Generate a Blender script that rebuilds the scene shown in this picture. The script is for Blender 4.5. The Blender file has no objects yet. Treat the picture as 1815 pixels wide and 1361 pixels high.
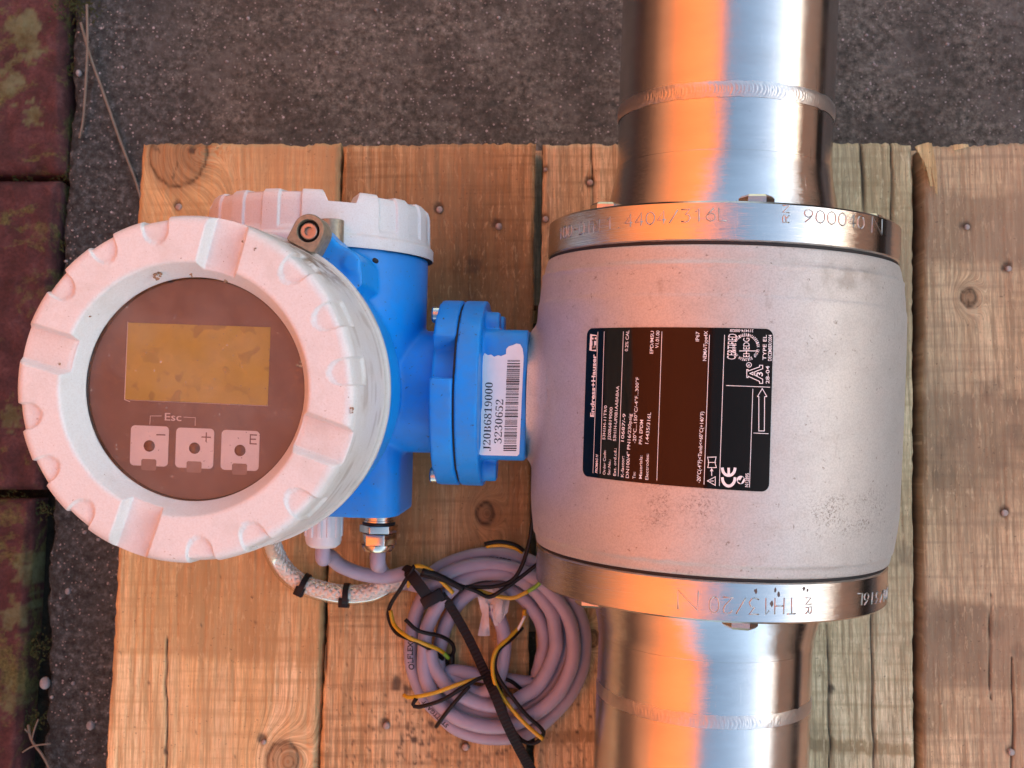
import bpy, bmesh, math, random
import numpy as np
from mathutils import Matrix, Vector

random.seed(7); RNG = np.random.default_rng(7)
scene = bpy.context.scene
COL = scene.collection
S = 0.001                                   # geometry below is written in millimetres
rad = math.radians

# ------------------------------------------------------------------ camera, sky, sun, exposure
FPX, PX, PY, DAX = 1875.0, 907.5, 680.5, 521.0     # focal length and principal point in photo pixels, camera to pipe axis
TILT = rad(4.5)                                    # the camera (and the propped meter) lean against the level deck
DECK = 125.0
Z0 = DECK + 95.0 * math.cos(TILT)
W = Matrix.Translation((0, 0, Z0 * S)) @ Matrix.Rotation(TILT, 4, 'X')

cam_d = bpy.data.cameras.new('camera'); cam = bpy.data.objects.new('camera', cam_d); COL.objects.link(cam)
cam_d.sensor_width = 36; cam_d.lens = 36 * FPX / 1815; cam_d.clip_start = 0.01; cam_d.clip_end = 500
cam.matrix_world = W @ Matrix.Translation((0, 0, DAX * S))
cam_d.dof.use_dof = True; cam_d.dof.focus_distance = 0.45; cam_d.dof.aperture_fstop = 26
scene.camera = cam

SUN_EL, SUN_AZ = rad(15), rad(90)                # low sun from the right, behind the fence
wd = bpy.data.worlds.new('World'); scene.world = wd; wd.use_nodes = True
wn = wd.node_tree
sky = wn.nodes.new('ShaderNodeTexSky'); sky.sky_type = 'NISHITA'; sky.sun_disc = False
sky.sun_elevation = SUN_EL; sky.sun_rotation = SUN_AZ; sky.air_density = 1.0; sky.dust_density = 1.1; sky.ozone_density = 0.0
bg = wn.nodes['Background']; bg.inputs[1].default_value = 0.15
wn.links.new(sky.outputs[0], bg.inputs[0])
sd = bpy.data.lights.new('sun', 'SUN'); sun = bpy.data.objects.new('sun', sd); COL.objects.link(sun)
sd.energy = 2.0; sd.angle = rad(0.5); sd.color = (1.0, 0.74, 0.50)
sdir = Vector((math.cos(SUN_EL) * math.sin(SUN_AZ), math.cos(SUN_EL) * math.cos(SUN_AZ), math.sin(SUN_EL)))
sun.rotation_euler = sdir.to_track_quat('Z', 'Y').to_euler(); sun.location = sdir * 8
vs = scene.view_settings
scene.display_settings.display_device = 'sRGB'
vs.view_transform = 'Standard'; vs.look = 'None'; vs.gamma = 1.0; vs.exposure = 1.98; vs.use_curve_mapping = False
scene.cycles.max_bounces = 8; scene.cycles.transparent_max_bounces = 8

# ------------------------------------------------------------------ photo pixel -> place
def V(*a): return np.array(a, float)
def ray(px, py): return V((px - PX) / FPX, (PY - py) / FPX, -1.0)
CAM = V(0, 0, DAX)
def hit_z(px, py, z): return CAM + ray(px, py) * (DAX - z)
def hit_plane(px, py, p, n):
    d = ray(px, py); return CAM + d * (np.dot(p - CAM, n) / np.dot(d, n))
W3 = np.array(W.to_3x3())
def to_w(p): return W3 @ p + V(0, 0, Z0)
CAMW = to_w(CAM)
def pw(px, py, h):                                  # point of the level plane z = h (world mm)
    d = W3 @ ray(px, py); return CAMW + d * ((h - CAMW[2]) / d[2])
def pc(px, py, z): return to_w(hit_z(px, py, z))    # point at meter-frame height z, in world mm

# ------------------------------------------------------------------ object helpers
def tag(o, label=None, cat=None, group=None, kind=None):
    for k, v in (('label', label), ('category', cat), ('group', group), ('kind', kind)):
        if v: o[k] = v
BASE = {}
def thing(name, label, cat, base=(0, 0, 0), frame=None, group=None):
    o = bpy.data.objects.new(name, None); COL.objects.link(o); o.empty_display_size = 0.02
    o.matrix_world = (frame or Matrix()) @ Matrix.Translation(Vector(base) * S)
    BASE[o] = np.array(base, float); tag(o, label, cat, group); return o
def part(name, vf, mat, parent=None, smooth=True, label=None, auto=None):
    v, f = vf[0], vf[1]
    v = np.asarray(v, float)
    if parent is not None:
        b = BASE[parent]; v = v - b
    me = bpy.data.meshes.new(name)
    me.from_pydata((v * S).tolist(), [], f if isinstance(f, list) else f.tolist())
    if mat is not None: me.materials.append(mat)
    if smooth: me.shade_smooth()
    if auto is not None:
        try: me.set_sharp_from_angle(angle=rad(auto))
        except Exception: pass
    o = bpy.data.objects.new(name, me); COL.objects.link(o)
    if parent is not None:
        o.parent = parent; BASE[o] = BASE[parent]
    else: BASE[o] = np.zeros(3)
    if label: o['label'] = label
    return o
def join(*vfs):
    vs_, fs_, n = [], [], 0
    for v, f in vfs:
        v = np.asarray(v, float).reshape(-1, 3); vs_.append(v); fs_ += [[i + n for i in q] for q in f]; n += len(v)
    return np.concatenate(vs_), fs_
def unit(a): a = np.asarray(a, float); return a / np.linalg.norm(a)
def frame_for(axis, ref=(0, 0, 1)):
    a = unit(axis); r = np.asarray(ref, float)
    if abs(np.dot(a, unit(r))) > 0.95: r = V(1, 0, 0)
    e1 = unit(r - a * np.dot(a, r)); return e1, np.cross(a, e1), a
def grid_faces(nr, nc, wrap):
    f = []
    for i in range(nr - 1):
        for j in range(nc if wrap else nc - 1):
            k = (j + 1) % nc; f.append([i * nc + j, i * nc + k, (i + 1) * nc + k, (i + 1) * nc + j])
    return f
def lathe(prof, o, e1, e2, ax, n=96, caps=(False, False), fn=None):
    o = np.asarray(o, float); ph = np.linspace(0, 2 * np.pi, n, endpoint=False)
    P = np.array(prof, float); r = np.repeat(P[:, :1], n, 1); t = np.repeat(P[:, 1:2], n, 1); F = np.repeat(ph[None], len(P), 0)
    if fn: r, t = fn(r, t, F)
    v = o + r[..., None] * (np.cos(F)[..., None] * e1 + np.sin(F)[..., None] * e2) + t[..., None] * ax
    f = grid_faces(len(P), n, True); m = len(P)
    if caps[0]: f.append(list(range(n))[::-1])
    if caps[1]: f.append([(m - 1) * n + j for j in range(n)])
    return v.reshape(-1, 3), f
def catmull(pts, step=2.0):
    p = np.array(pts, float); p = np.vstack([2 * p[0] - p[1], p, 2 * p[-1] - p[-2]]); out = []
    for i in range(1, len(p) - 2):
        a, b, c, d = p[i - 1], p[i], p[i + 1], p[i + 2]; n = max(2, int(np.linalg.norm(c - b) / step))
        for k in range(n):
            t = k / n
            out.append(0.5 * (2 * b + (c - a) * t + (2 * a - 5 * b + 4 * c - d) * t * t + (3 * b - a - 3 * c + d) * t ** 3))
    out.append(p[-2]); return np.array(out)
def frames(path, up=(0, 0, 1)):
    t = np.gradient(path, axis=0); t /= np.linalg.norm(t, axis=1)[:, None] + 1e-12
    u = np.array(up, float); s = np.cross(t, u); bad = np.linalg.norm(s, axis=1) < 0.05
    s[bad] = V(1, 0, 0); s /= np.linalg.norm(s, axis=1)[:, None]
    return t, s, np.cross(s, t)
def sweep(path, sec, up=(0, 0, 1), cap=True):
    """sec: closed section (n,2) as (side, up)"""
    t, s, b = frames(path, up); sec = np.asarray(sec, float); n = len(sec)
    v = path[:, None, :] + sec[None, :, :1] * s[:, None, :] + sec[None, :, 1:2] * b[:, None, :]
    f = grid_faces(len(path), n, True)
    if cap: f.append(list(range(n))[::-1]); f.append([(len(path) - 1) * n + j for j in range(n)])
    return v.reshape(-1, 3), f
def circ(r, n=14, r2=None):
    a = np.linspace(0, 2 * np.pi, n, endpoint=False); return np.c_[r * np.cos(a), (r2 or r) * np.sin(a)]
def tube(pts, r, step=2.0, n=14): return sweep(catmull(pts, step), circ(r, n))
def prism(poly, fmap, h0, h1):
    n = len(poly); v = [fmap(u, w, h0) for u, w in poly] + [fmap(u, w, h1) for u, w in poly]
    f = [list(range(n))[::-1], [n + i for i in range(n)]] + [[i, (i + 1) % n, n + (i + 1) % n, n + i] for i in range(n)]
    return np.array(v), f
def rrect(x0, x1, y0, y1, r, k=5):
    out = []
    for cx, cy, a0 in ((x1 - r, y1 - r, 0), (x0 + r, y1 - r, 90), (x0 + r, y0 + r, 180), (x1 - r, y0 + r, 270)):
        for i in range(k + 1):
            a = rad(a0 + 90 * i / k); out.append((cx + r * math.cos(a), cy + r * math.sin(a)))
    return out
def planar(o, e1, e2, e3):
    o = np.asarray(o, float); return lambda u, v, w: o + u * e1 + v * e2 + w * e3
def bevelled(vf, w, seg=2, ang=30):
    bm = bmesh.new(); vs_ = [bm.verts.new(p) for p in vf[0]]
    for f in vf[1]:
        try: bm.faces.new([vs_[i] for i in f])
        except ValueError: pass
    bmesh.ops.recalc_face_normals(bm, faces=bm.faces)
    es = [e for e in bm.edges if len(e.link_faces) == 2 and e.calc_face_angle(0) > rad(ang)]
    bmesh.ops.bevel(bm, geom=es, offset=w, segments=seg, affect='EDGES', profile=0.5)
    bm.verts.index_update(); v = np.array([p.co[:] for p in bm.verts]); f = [[p.index for p in q.verts] for q in bm.faces]
    bm.free(); return v, f
def remeshed(vf, voxel, smooth_it):
    me = bpy.data.meshes.new('tmp'); me.from_pydata(np.asarray(vf[0]).tolist(), [], vf[1])
    bm = bmesh.new(); bm.from_mesh(me); bmesh.ops.recalc_face_normals(bm, faces=bm.faces); bm.to_mesh(me); bm.free()
    o = bpy.data.objects.new('tmp', me); COL.objects.link(o)
    m = o.modifiers.new('r', 'REMESH'); m.mode = 'VOXEL'; m.voxel_size = voxel
    s = o.modifiers.new('s', 'SMOOTH'); s.factor = 0.5; s.iterations = smooth_it
    dg = bpy.context.evaluated_depsgraph_get(); e = o.evaluated_get(dg); q = e.to_mesh()
    v = np.empty(len(q.vertices) * 3); q.vertices.foreach_get('co', v); v = v.reshape(-1, 3)
    f = [list(p.vertices) for p in q.polygons]; e.to_mesh_clear()
    bpy.data.objects.remove(o); bpy.data.meshes.remove(me); return v, f
def vnoise(x, y, seed=0):
    r = np.random.default_rng(seed); T = r.random((256, 256))
    xi = np.floor(x).astype(int); yi = np.floor(y).astype(int); fx = x - xi; fy = y - yi
    fx = fx * fx * (3 - 2 * fx); fy = fy * fy * (3 - 2 * fy); a = T[xi % 256, yi % 256]; b = T[(xi + 1) % 256, yi % 256]
    c = T[xi % 256, (yi + 1) % 256]; d = T[(xi + 1) % 256, (yi + 1) % 256]
    return (a * (1 - fx) + b * fx) * (1 - fy) + (c * (1 - fx) + d * fx) * fy - 0.5
def sstep(a, b, x): t = np.clip((x - a) / (b - a), 0, 1); return t * t * (3 - 2 * t)

# ------------------------------------------------------------------ lettering
_TC = {}
def glyphs(body, bold=0.0, shear=0.0):
    k = (body, bold, shear)
    if k not in _TC:
        c = bpy.data.curves.new('t', 'FONT'); c.body = body; c.size = 1.0; c.offset = bold; c.shear = shear; c.resolution_u = 3
        o = bpy.data.objects.new('t', c); COL.objects.link(o)
        dg = bpy.context.evaluated_depsgraph_get(); me = o.evaluated_get(dg).to_mesh()
        v = np.array([p.co[:2] for p in me.vertices]).reshape(-1, 2); f = [list(p.vertices) for p in me.polygons]
        o.evaluated_get(dg).to_mesh_clear(); bpy.data.objects.remove(o); bpy.data.curves.remove(c); _TC[k] = (v, f)
    return _TC[k]
CAPH = None
def caph():
    global CAPH
    if CAPH is None: v, _ = glyphs('H'); CAPH = v[:, 1].max()
    return CAPH
def text2d(body, a, b, h, bold=0.0, shear=0.0):
    """flat glyphs from baseline point a to baseline point b, cap height h (all mm in a 2-d map)"""
    v, f = glyphs(body, bold, shear); a = np.array(a, float); b = np.array(b, float); L = np.linalg.norm(b - a)
    d = (b - a) / L; n = V(-d[1], d[0]); x0, x1 = v[:, 0].min(), v[:, 0].max()
    q = a + ((v[:, :1] - x0) / (x1 - x0) * L) * d + (v[:, 1:] / caph() * h) * n
    return q, f
def line2d(pts, w, closed=False, step=None):
    pts = [np.array(p, float) for p in pts]
    if closed: pts = pts + [pts[0]]
    V_, F_ = [], []
    for a, b in zip(pts[:-1], pts[1:]):
        L = np.linalg.norm(b - a)
        if L < 1e-6: continue
        d = (b - a) / L; n = V(-d[1], d[0]) * w / 2; k = max(1, int(L / (step or 1e9)))
        base = len(V_)
        for i in range(k + 1):
            p = a + (b - a) * i / k + d * (w / 2 if i == k else (-w / 2 if i == 0 else 0)); V_ += [p + n, p - n]
        for i in range(k): j = base + 2 * i; F_.append([j, j + 1, j + 3, j + 2])
    return np.array(V_), F_
def flat_join(items):
    vs_, fs_, n = [], [], 0
    for v, f in items:
        vs_.append(np.asarray(v, float).reshape(-1, 2)); fs_ += [[i + n for i in q] for q in f]; n += len(v)
    return np.concatenate(vs_), fs_
STROKE = {  # single-line letters on a 4 x 6 grid
 '0': [[(2, 0), (.6, .7), (0, 2), (0, 4), (.6, 5.3), (2, 6), (3.4, 5.3), (4, 4), (4, 2), (3.4, .7), (2, 0)]],
 '1': [[(1, 4.6), (2.4, 6), (2.4, 0)]], '2': [[(0, 4.6), (.6, 5.7), (2, 6), (3.4, 5.6), (3.8, 4.4), (3, 3), (0, 0), (4, 0)]],
 '3': [[(0, 6), (4, 6), (1.8, 3.6), (3.4, 3.2), (4, 1.8), (3.2, .5), (1.8, 0), (0, .6)]],
 '4': [[(4, 1.8), (0, 1.8), (3, 6), (3, 0)]],
 '6': [[(3.4, 6), (1.2, 4), (.1, 2.2), (.4, .8), (2, 0), (3.5, .7), (4, 2), (3.4, 3.2), (2, 3.7), (.6, 3)]],
 '9': [[(.6, 0), (2.8, 2), (3.9, 3.8), (3.6, 5.2), (2, 6), (.5, 5.3), (0, 4), (.6, 2.8), (2, 2.3), (3.4, 3)]],
 '/': [[(0, 0), (4, 6)]], '-': [[(.6, 3), (3.4, 3)]], '.': [[(1.8, 0), (2.2, .3)]], ' ': [],
 'D': [[(0, 0), (0, 6), (2.2, 6), (3.6, 5), (4, 3), (3.6, 1), (2.2, 0), (0, 0)]], 'I': [[(2, 0), (2, 6)]],
 'N': [[(0, 0), (0, 6), (4, 0), (4, 6)]], 'L': [[(0, 6), (0, 0), (3.6, 0)]], 'T': [[(2, 0), (2, 6)], [(0, 6), (4, 6)]],
 'H': [[(0, 0), (0, 6)], [(4, 0), (4, 6)], [(0, 3), (4, 3)]],
 'R': [[(0, 0), (0, 6), (2.6, 6), (4, 5), (4, 4), (2.6, 3), (0, 3)], [(2, 3), (4, 0)]]}
def stamped(body, a, b, h, cmap, r=0.3):
    """stamped single-stroke letters: small round-bottomed strokes following a curved face"""
    a = np.array(a, float); b = np.array(b, float); L = np.linalg.norm(b - a); d = (b - a) / L; n = V(-d[1], d[0])
    adv = L / (len(body) * 5.6 - 1.6); out = []
    for i, ch in enumerate(body):
        for st in STROKE[ch]:
            q = [a + d * (i * 5.6 + x + random.uniform(-.12, .12)) * adv + n * (y / 6 * h) for x, y in st]
            p3 = np.array([cmap(u, w, 0.02) for u, w in q]); out.append(sweep(p3, circ(r, 6), up=cmap(q[0][0], q[0][1], 50) - p3[0]))
    return join(*out)

# ------------------------------------------------------------------ materials
class M:
    def __init__(s, name, color=(.5, .5, .5), rough=.5, metal=0.0, spec=.5):
        s.m = bpy.data.materials.new(name); s.m.use_nodes = True; s.nt = s.m.node_tree; s.b = s.nt.nodes['Principled BSDF']
        s.set('Base Color', (*color, 1)); s.set('Roughness', rough); s.set('Metallic', metal); s.set('Specular IOR Level', spec)
        s._co = None
    def set(s, k, v):
        i = s.b.inputs[k]
        if hasattr(v, 'node'): s.nt.links.new(v, i)
        else: i.default_value = v
    def n(s, t, props=None, **inp):
        x = s.nt.nodes.new('ShaderNode' + t)
        for k, v in (props or {}).items(): setattr(x, k, v)
        for k, v in inp.items():
            k = int(k[1:]) if k[0] == 'i' and k[1:].isdigit() else k.replace('_', ' ')
            if hasattr(v, 'node'): s.nt.links.new(v, x.inputs[k])
            else: x.inputs[k].default_value = v
        return x
    def co(s):
        if s._co is None: s._co = s.n('TexCoord').outputs['Object']
        return s._co
    def mapped(s, scale=(1, 1, 1), loc=(0, 0, 0), rot=(0, 0, 0)):
        return s.n('Mapping', Vector=s.co(), Scale=scale, Location=loc, Rotation=rot).outputs[0]
    def noise(s, scale, detail=4, rough=.55, vec=None, dist=0.0):
        return s.n('TexNoise', Vector=vec or s.co(), Scale=scale, Detail=detail, Roughness=rough, Distortion=dist).outputs[0]
    def voro(s, scale, vec=None, out='Distance', rnd=1.0):
        return s.n('TexVoronoi', Vector=vec or s.co(), Scale=scale, Randomness=rnd).outputs[out]
    def ramp(s, fac, stops, interp='LINEAR'):
        x = s.n('ValToRGB', Fac=fac); e = x.color_ramp.elements; x.color_ramp.interpolation = interp
        while len(e) < len(stops): e.new(0.5)
        for k, (p, c) in enumerate(stops):
            e[k].position = p; e[k].color = (*c, 1) if hasattr(c, '__len__') else (c, c, c, 1)
        return x.outputs[0]
    def mix(s, fac, a, b, mode='MIX'):
        x = s.nt.nodes.new('ShaderNodeMix'); x.data_type = 'RGBA'; x.blend_type = mode
        for k, v in ((0, fac), (6, a), (7, b)):
            if hasattr(v, 'node'): s.nt.links.new(v, x.inputs[k])
            else: x.inputs[k].default_value = v if k == 0 else (*v, 1) if len(v) == 3 else v
        return x.outputs[2]
    def math(s, op, a, b=0.0):
        x = s.nt.nodes.new('ShaderNodeMath'); x.operation = op
        for k, v in ((0, a), (1, b)):
            if hasattr(v, 'node'): s.nt.links.new(v, x.inputs[k])
            else: x.inputs[k].default_value = v
        return x.outputs[0]
    def bump(s, h, strength=.3, dist=.001, prev=None):
        x = s.n('Bump', Strength=strength, Distance=dist, Height=h)
        if prev is not None: s.nt.links.new(prev, x.inputs['Normal'])
        s.set('Normal', x.outputs[0]); return x.outputs[0]
    def attr(s, name): return s.n('Attribute', {'attribute_name': name}).outputs['Fac']

def mat_white():
    m = M('white_powder_coat', rough=.42)
    sp = m.ramp(m.noise(900, 3, .6), [(.69, 0), (.74, 1)]); g = m.noise(260, 3, .6); gr = m.noise(45, 5, .65)
    c = m.mix(m.ramp(gr, [(.52, 0), (.75, 1)]), (.62, .62, .60), (.53, .51, .47))
    c = m.mix(m.ramp(m.noise(1400, 2, .5), [(.42, 0), (.62, .35)]), c, (.53, .49, .45))
    c = m.mix(sp, c, (.28, .20, .14)); c = m.mix(m.attr('dirt_shade'), c, (.22, .16, .11)); m.set('Base Color', c)
    m.set('Roughness', m.ramp(gr, [(.3, .36), (.7, .55)])); m.bump(m.noise(1100, 2, .5), .18, .0004); return m.m
def mat_blue():
    m = M('blue_paint', rough=.38, spec=.35)
    geo = m.n('NewGeometry').outputs['Normal']; z = m.n('SeparateXYZ', Vector=geo).outputs[2]
    d = m.math('MULTIPLY', m.ramp(m.noise(60, 6, .7), [(.38, 0), (.72, 1)]), m.ramp(z, [(.2, .0), (.95, .75)]))
    c = m.mix(m.ramp(m.noise(30, 3), [(.3, 0), (.8, 1)]), (.002, .265, .73), (.002, .225, .65))
    c = m.mix(m.math('MULTIPLY', d, .5), c, (.17, .17, .20))
    c = m.mix(m.ramp(m.noise(520, 3, .6), [(.67, 0), (.72, .85)]), c, (.04, .035, .03))
    m.set('Base Color', c); m.set('Roughness', m.ramp(d, [(0, .34), (.6, .7)])); m.bump(m.noise(700, 2), .12, .0004); return m.m
def mat_steel(name, rough, col=(.66, .64, .61), fine=2600, amp=.10, spots=.0):
    m = M(name, col, rough, 1.0)
    v = m.mapped((1.5, fine / 10, 1.5)); ln = m.noise(10, 4, .65, v)
    big = m.noise(25, 4, .6, m.mapped((1, 3, 1)))
    r = m.math('ADD', m.math('MULTIPLY', m.math('SUBTRACT', big, .5), .26), rough); r = m.math('ADD', r, m.math('MULTIPLY', m.math('SUBTRACT', ln, .5), .12))
    m.set('Roughness', r)
    c = m.mix(m.ramp(big, [(.35, 0), (.7, 1)]), col, tuple(x * .86 for x in col))
    if spots: c = m.mix(m.ramp(m.noise(420, 4, .7), [(.69, 0), (.73, spots)]), c, (.16, .08, .04))
    m.set('Base Color', c); b = m.bump(ln, amp, .0004)
    sc = m.noise(60, 5, .7, m.mapped((6, .6, 1), rot=(0, 0, .6))); m.bump(m.ramp(sc, [(.64, 0), (.68, 1)]), .10, .0003, b); return m.m
def mat_blasted():
    m = M('blasted_steel', rough=.56, metal=.6)
    st = m.noise(34, 7, .7, m.mapped((1, 1.6, 1))); big = m.noise(9, 4, .6)
    c = m.mix(m.ramp(st, [(.48, 0), (.80, .8)]), (.57, .54, .485), (.46, .425, .37))
    c = m.mix(m.ramp(m.noise(330, 4, .75), [(.63, 0), (.70, .7)]), c, (.20, .15, .11)); c = m.mix(m.ramp(m.noise(1300, 2, .6), [(.38, .22), (.58, 0)]), c, (.24, .21, .18)); c = m.mix(m.ramp(m.noise(75, 5, .75, m.mapped((1, .35, 1))), [(.62, 0), (.72, .35)]), c, (.25, .19, .14))
    # a patch of worn speckle where something was once stuck on
    sx = m.n('SeparateXYZ', Vector=m.co())
    yb = m.ramp(sx.outputs[1], [(0, 0), (1, 0)])
    y = sx.outputs[1]; x = sx.outputs[0]
    def band(s_, lo, hi, e): return m.math('MULTIPLY', m.n('MapRange', i0=s_, i1=lo, i2=lo + e).outputs[0], m.n('MapRange', i0=s_, i1=hi + e, i2=hi).outputs[0])
    def patch(x0, x1, y0, y1): return m.math('MULTIPLY', band(x, x0, x1, .009), band(y, y0, y1, .007))
    pt = m.math('ADD', patch(.016, .058, .003, .021), m.math('MULTIPLY', patch(-.050, -.016, .006, .026), .8))
    fl = m.math('MULTIPLY', m.ramp(m.noise(950, 4, .7, None, .6), [(.50, 0), (.60, 1)]), m.ramp(m.noise(110, 4, .7), [(.38, .1), (.60, 1)]))
    c = m.mix(m.math('MULTIPLY', m.math('MULTIPLY', pt, fl), .8), c, (.19, .155, .13))
    wt = m.math('MULTIPLY', patch(.012, .052, .104, .117), m.ramp(m.noise(90, 3), [(.4, 0), (.55, 1)]))
    c = m.mix(m.math('MULTIPLY', wt, .5), c, (.30, .26, .21)); m.set('Base Color', c)
    m.set('Roughness', m.ramp(st, [(.3, .52), (.7, .62)])); m.bump(m.noise(1500, 2, .6), .13, .0004); return m.m
def mat_wood(name, light, mid, dark, seed, rough_amt=.5, grey=0.0, rings=1.0):
    m = M(name, rough=.75, spec=.25)
    off = (seed * .37, seed * .73, 0); warp = m.attr('knot'); crack = m.attr('crack'); dirt_shade = m.attr('dirt_shade')
    wx = m.n('CombineXYZ', X=m.math('MULTIPLY', warp, .03)).outputs[0]
    base = m.n('VectorMath', {'operation': 'ADD'}, i0=m.co(), i1=wx).outputs[0]
    def st(sx, sy): return m.n('Mapping', Vector=base, Scale=(sx, sy, 1), Location=off).outputs[0]
    broad = m.noise(1, 4, .6, st(34, 3.2), .6); fib = m.noise(1, 5, .7, st(420, 16), .3); fine = m.noise(1, 3, .7, st(1500, 60))
    saw = m.noise(1, 2, .5, st(16, 260)); blot = m.noise(9, 5, .6, m.mapped((1, .7, 1), off))
    tear = m.noise(1, 4, .7, st(480, 120), .5)
    tone = m.attr('tone'); c = m.ramp(m.math('SUBTRACT', broad, m.math('MULTIPLY', m.math('SUBTRACT', tone, .35), .30)), [(.26, dark), (.47, mid), (.66, light)])
    c = m.mix(m.ramp(fib, [(.40, .85), (.54, 0)]), c, tuple(x * .5 for x in mid)); c = m.mix(m.ramp(fib, [(.56, 0), (.72, .4)]), c, tuple(min(1, x * 1.12) for x in light))
    c = m.mix(m.ramp(fine, [(.42, .55), (.54, 0)]), c, tuple(x * .6 for x in mid))
    c = m.mix(m.ramp(tone, [(.35, 0), (1, .62)]), c, tuple(x * .85 for x in dark))
    c = m.mix(m.ramp(tear, [(.56, 0), (.68, rough_amt)]), c, tuple(min(1, x * 1.15) for x in light)); c = m.mix(m.ramp(tear, [(.30, rough_amt * 1.2), (.45, 0)]), c, tuple(x * .55 for x in mid))
    c = m.mix(m.ramp(saw, [(.48, 0), (.72, .45)]), c, dark)
    c = m.mix(m.ramp(m.noise(1, 5, .7, st(70, 5), .6), [(.56, 0), (.74, .6)]), c, tuple(x * .5 for x in mid)); c = m.mix(m.ramp(blot, [(.46, 0), (.68, .65 + grey)]), c, tuple(x * (.62 if i < 2 else .7) for i, x in enumerate(mid)))
    c = m.mix(m.ramp(m.noise(160, 3, .7), [(.70, 0), (.76, .7)]), c, (.07, .045, .03))
    c = m.mix(m.ramp(m.noise(520, 2, .6), [(.68, 0), (.74, .5)]), c, (.06, .04, .03))
    c = m.mix(m.math('MULTIPLY', m.ramp(warp, [(.40, 0), (.72, 1)]), .6), c, m.mix(m.ramp(fib, [(.35, 0), (.6, 1)]), (.13, .06, .03), (.30, .16, .075)))
    c = m.mix(m.math('MULTIPLY', dirt_shade, .9), c, (.055, .038, .028)); c = m.mix(crack, c, (.025, .016, .011))
    m.set('Base Color', c); b = m.bump(fib, .55, .0012); b = m.bump(fine, .25, .0004, b); m.bump(tear, .3, .0008, b); return m.m
def mat_concrete():
    m = M('concrete', rough=.85, spec=.3)
    n1 = m.noise(14, 6, .65); n2 = m.noise(190, 6, .75)
    c = m.ramp(n2, [(.34, (.026, .025, .020)), (.50, (.115, .11, .087)), (.66, (.26, .245, .205))])
    c = m.mix(m.ramp(n1, [(.38, .75), (.58, 0)]), c, (.046, .042, .034)); c = m.mix(m.ramp(m.noise(26, 5, .7), [(.50, 0), (.70, .6)]), c, (.17, .165, .14))
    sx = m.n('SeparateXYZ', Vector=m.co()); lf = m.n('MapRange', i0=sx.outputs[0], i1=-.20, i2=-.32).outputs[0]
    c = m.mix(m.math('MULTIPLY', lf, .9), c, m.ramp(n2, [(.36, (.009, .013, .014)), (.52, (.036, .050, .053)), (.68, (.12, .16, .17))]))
    for sc, lo, hi, col, k in ((330, .16, .21, (.34, .30, .27), .9), (170, .11, .14, (.42, .38, .36), .95), (75, .055, .075, (.5, .47, .46), 1)):
        rnd = m.n('SeparateColor', Color=m.voro(sc, None, 'Color')).outputs[0]
        d = m.ramp(m.voro(sc), [(lo, 1), (hi, 0)]); c = m.mix(m.math('MULTIPLY', m.math('MULTIPLY', d, m.ramp(rnd, [(.35, 0), (.70, 1)])), k), c, col)
    m.set('Base Color', c); m.set('Roughness', m.ramp(n2, [(.3, .7), (.7, .95)])); b = m.bump(n2, .6, .0022); m.bump(m.noise(500, 3), .4, .0008, b); return m.m
def mat_paver():
    m = M('mossy_red_brick', rough=.8, spec=.3)
    n = m.noise(60, 6, .65); f = m.noise(420, 4, .7)
    c = m.ramp(n, [(.3, (.05, .020, .018)), (.55, (.105, .040, .038)), (.75, (.16, .072, .068))]); c = m.mix(m.ramp(f, [(.35, .5), (.6, 0)]), c, (.032, .014, .012))
    mo = m.ramp(m.math('ADD', m.noise(22, 5, .7, None, .7), m.math('MULTIPLY', m.noise(190, 3), .25)), [(.64, 0), (.74, 1)])
    c = m.mix(m.math('MULTIPLY', mo, .85), c, m.ramp(f, [(.3, (.05, .05, .012)), (.7, (.18, .17, .055))]))
    li = m.attr('lichen'); c = m.mix(m.math('MULTIPLY', li, .8), c, m.ramp(m.noise(70, 4, .7), [(.35, (.085, .075, .024)), (.6, (.165, .175, .085))]))
    m.set('Base Color', c); b = m.bump(n, .5, .002); m.bump(f, .4, .0008, b); return m.m
def mat_soil():
    m = M('dark_soil', rough=.95, spec=.15); n = m.noise(120, 5, .7)
    m.set('Base Color', m.ramp(n, [(.3, (.008, .007, .005)), (.6, (.03, .024, .016)), (.8, (.06, .05, .03))])); m.bump(n, .8, .004); return m.m
def mat_clear(name, tint, gloss=1.0, rg=.03, dust=0):
    m = M(name); nt = m.nt; nt.nodes.remove(m.b); out = nt.nodes['Material Output']
    tr = m.n('BsdfTransparent', Color=(*tint, 1)); gl = m.n('BsdfGlossy', Roughness=rg); fr = m.n('Fresnel', IOR=1.5)
    mx = m.n('MixShader', i0=m.math('MULTIPLY', fr.outputs[0], gloss), i1=tr.outputs[0], i2=gl.outputs[0])
    if dust:
        df = m.n('BsdfDiffuse', Color=(.7, .62, .56, 1)); mx = m.n('MixShader', i0=m.math('ADD', m.ramp(m.noise(45, 5, .65), [(.40, .01), (.75, dust)]), m.ramp(m.noise(700, 2, .5), [(.70, 0), (.74, .35)])), i1=mx.outputs[0], i2=df.outputs[0])
    nt.links.new(mx.outputs[0], out.inputs[0]); return m.m
def mat_plain(name, c, rough=.5, metal=0., vary=.25, scale=200, bump=.1):
    m = M(name, c, rough, metal); n = m.noise(scale, 4, .6)
    m.set('Base Color', m.mix(m.ramp(n, [(.35, 0), (.75, 1)]), c, tuple(x * (1 - vary) for x in c))); m.bump(n, bump, .0004); return m.m
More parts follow.
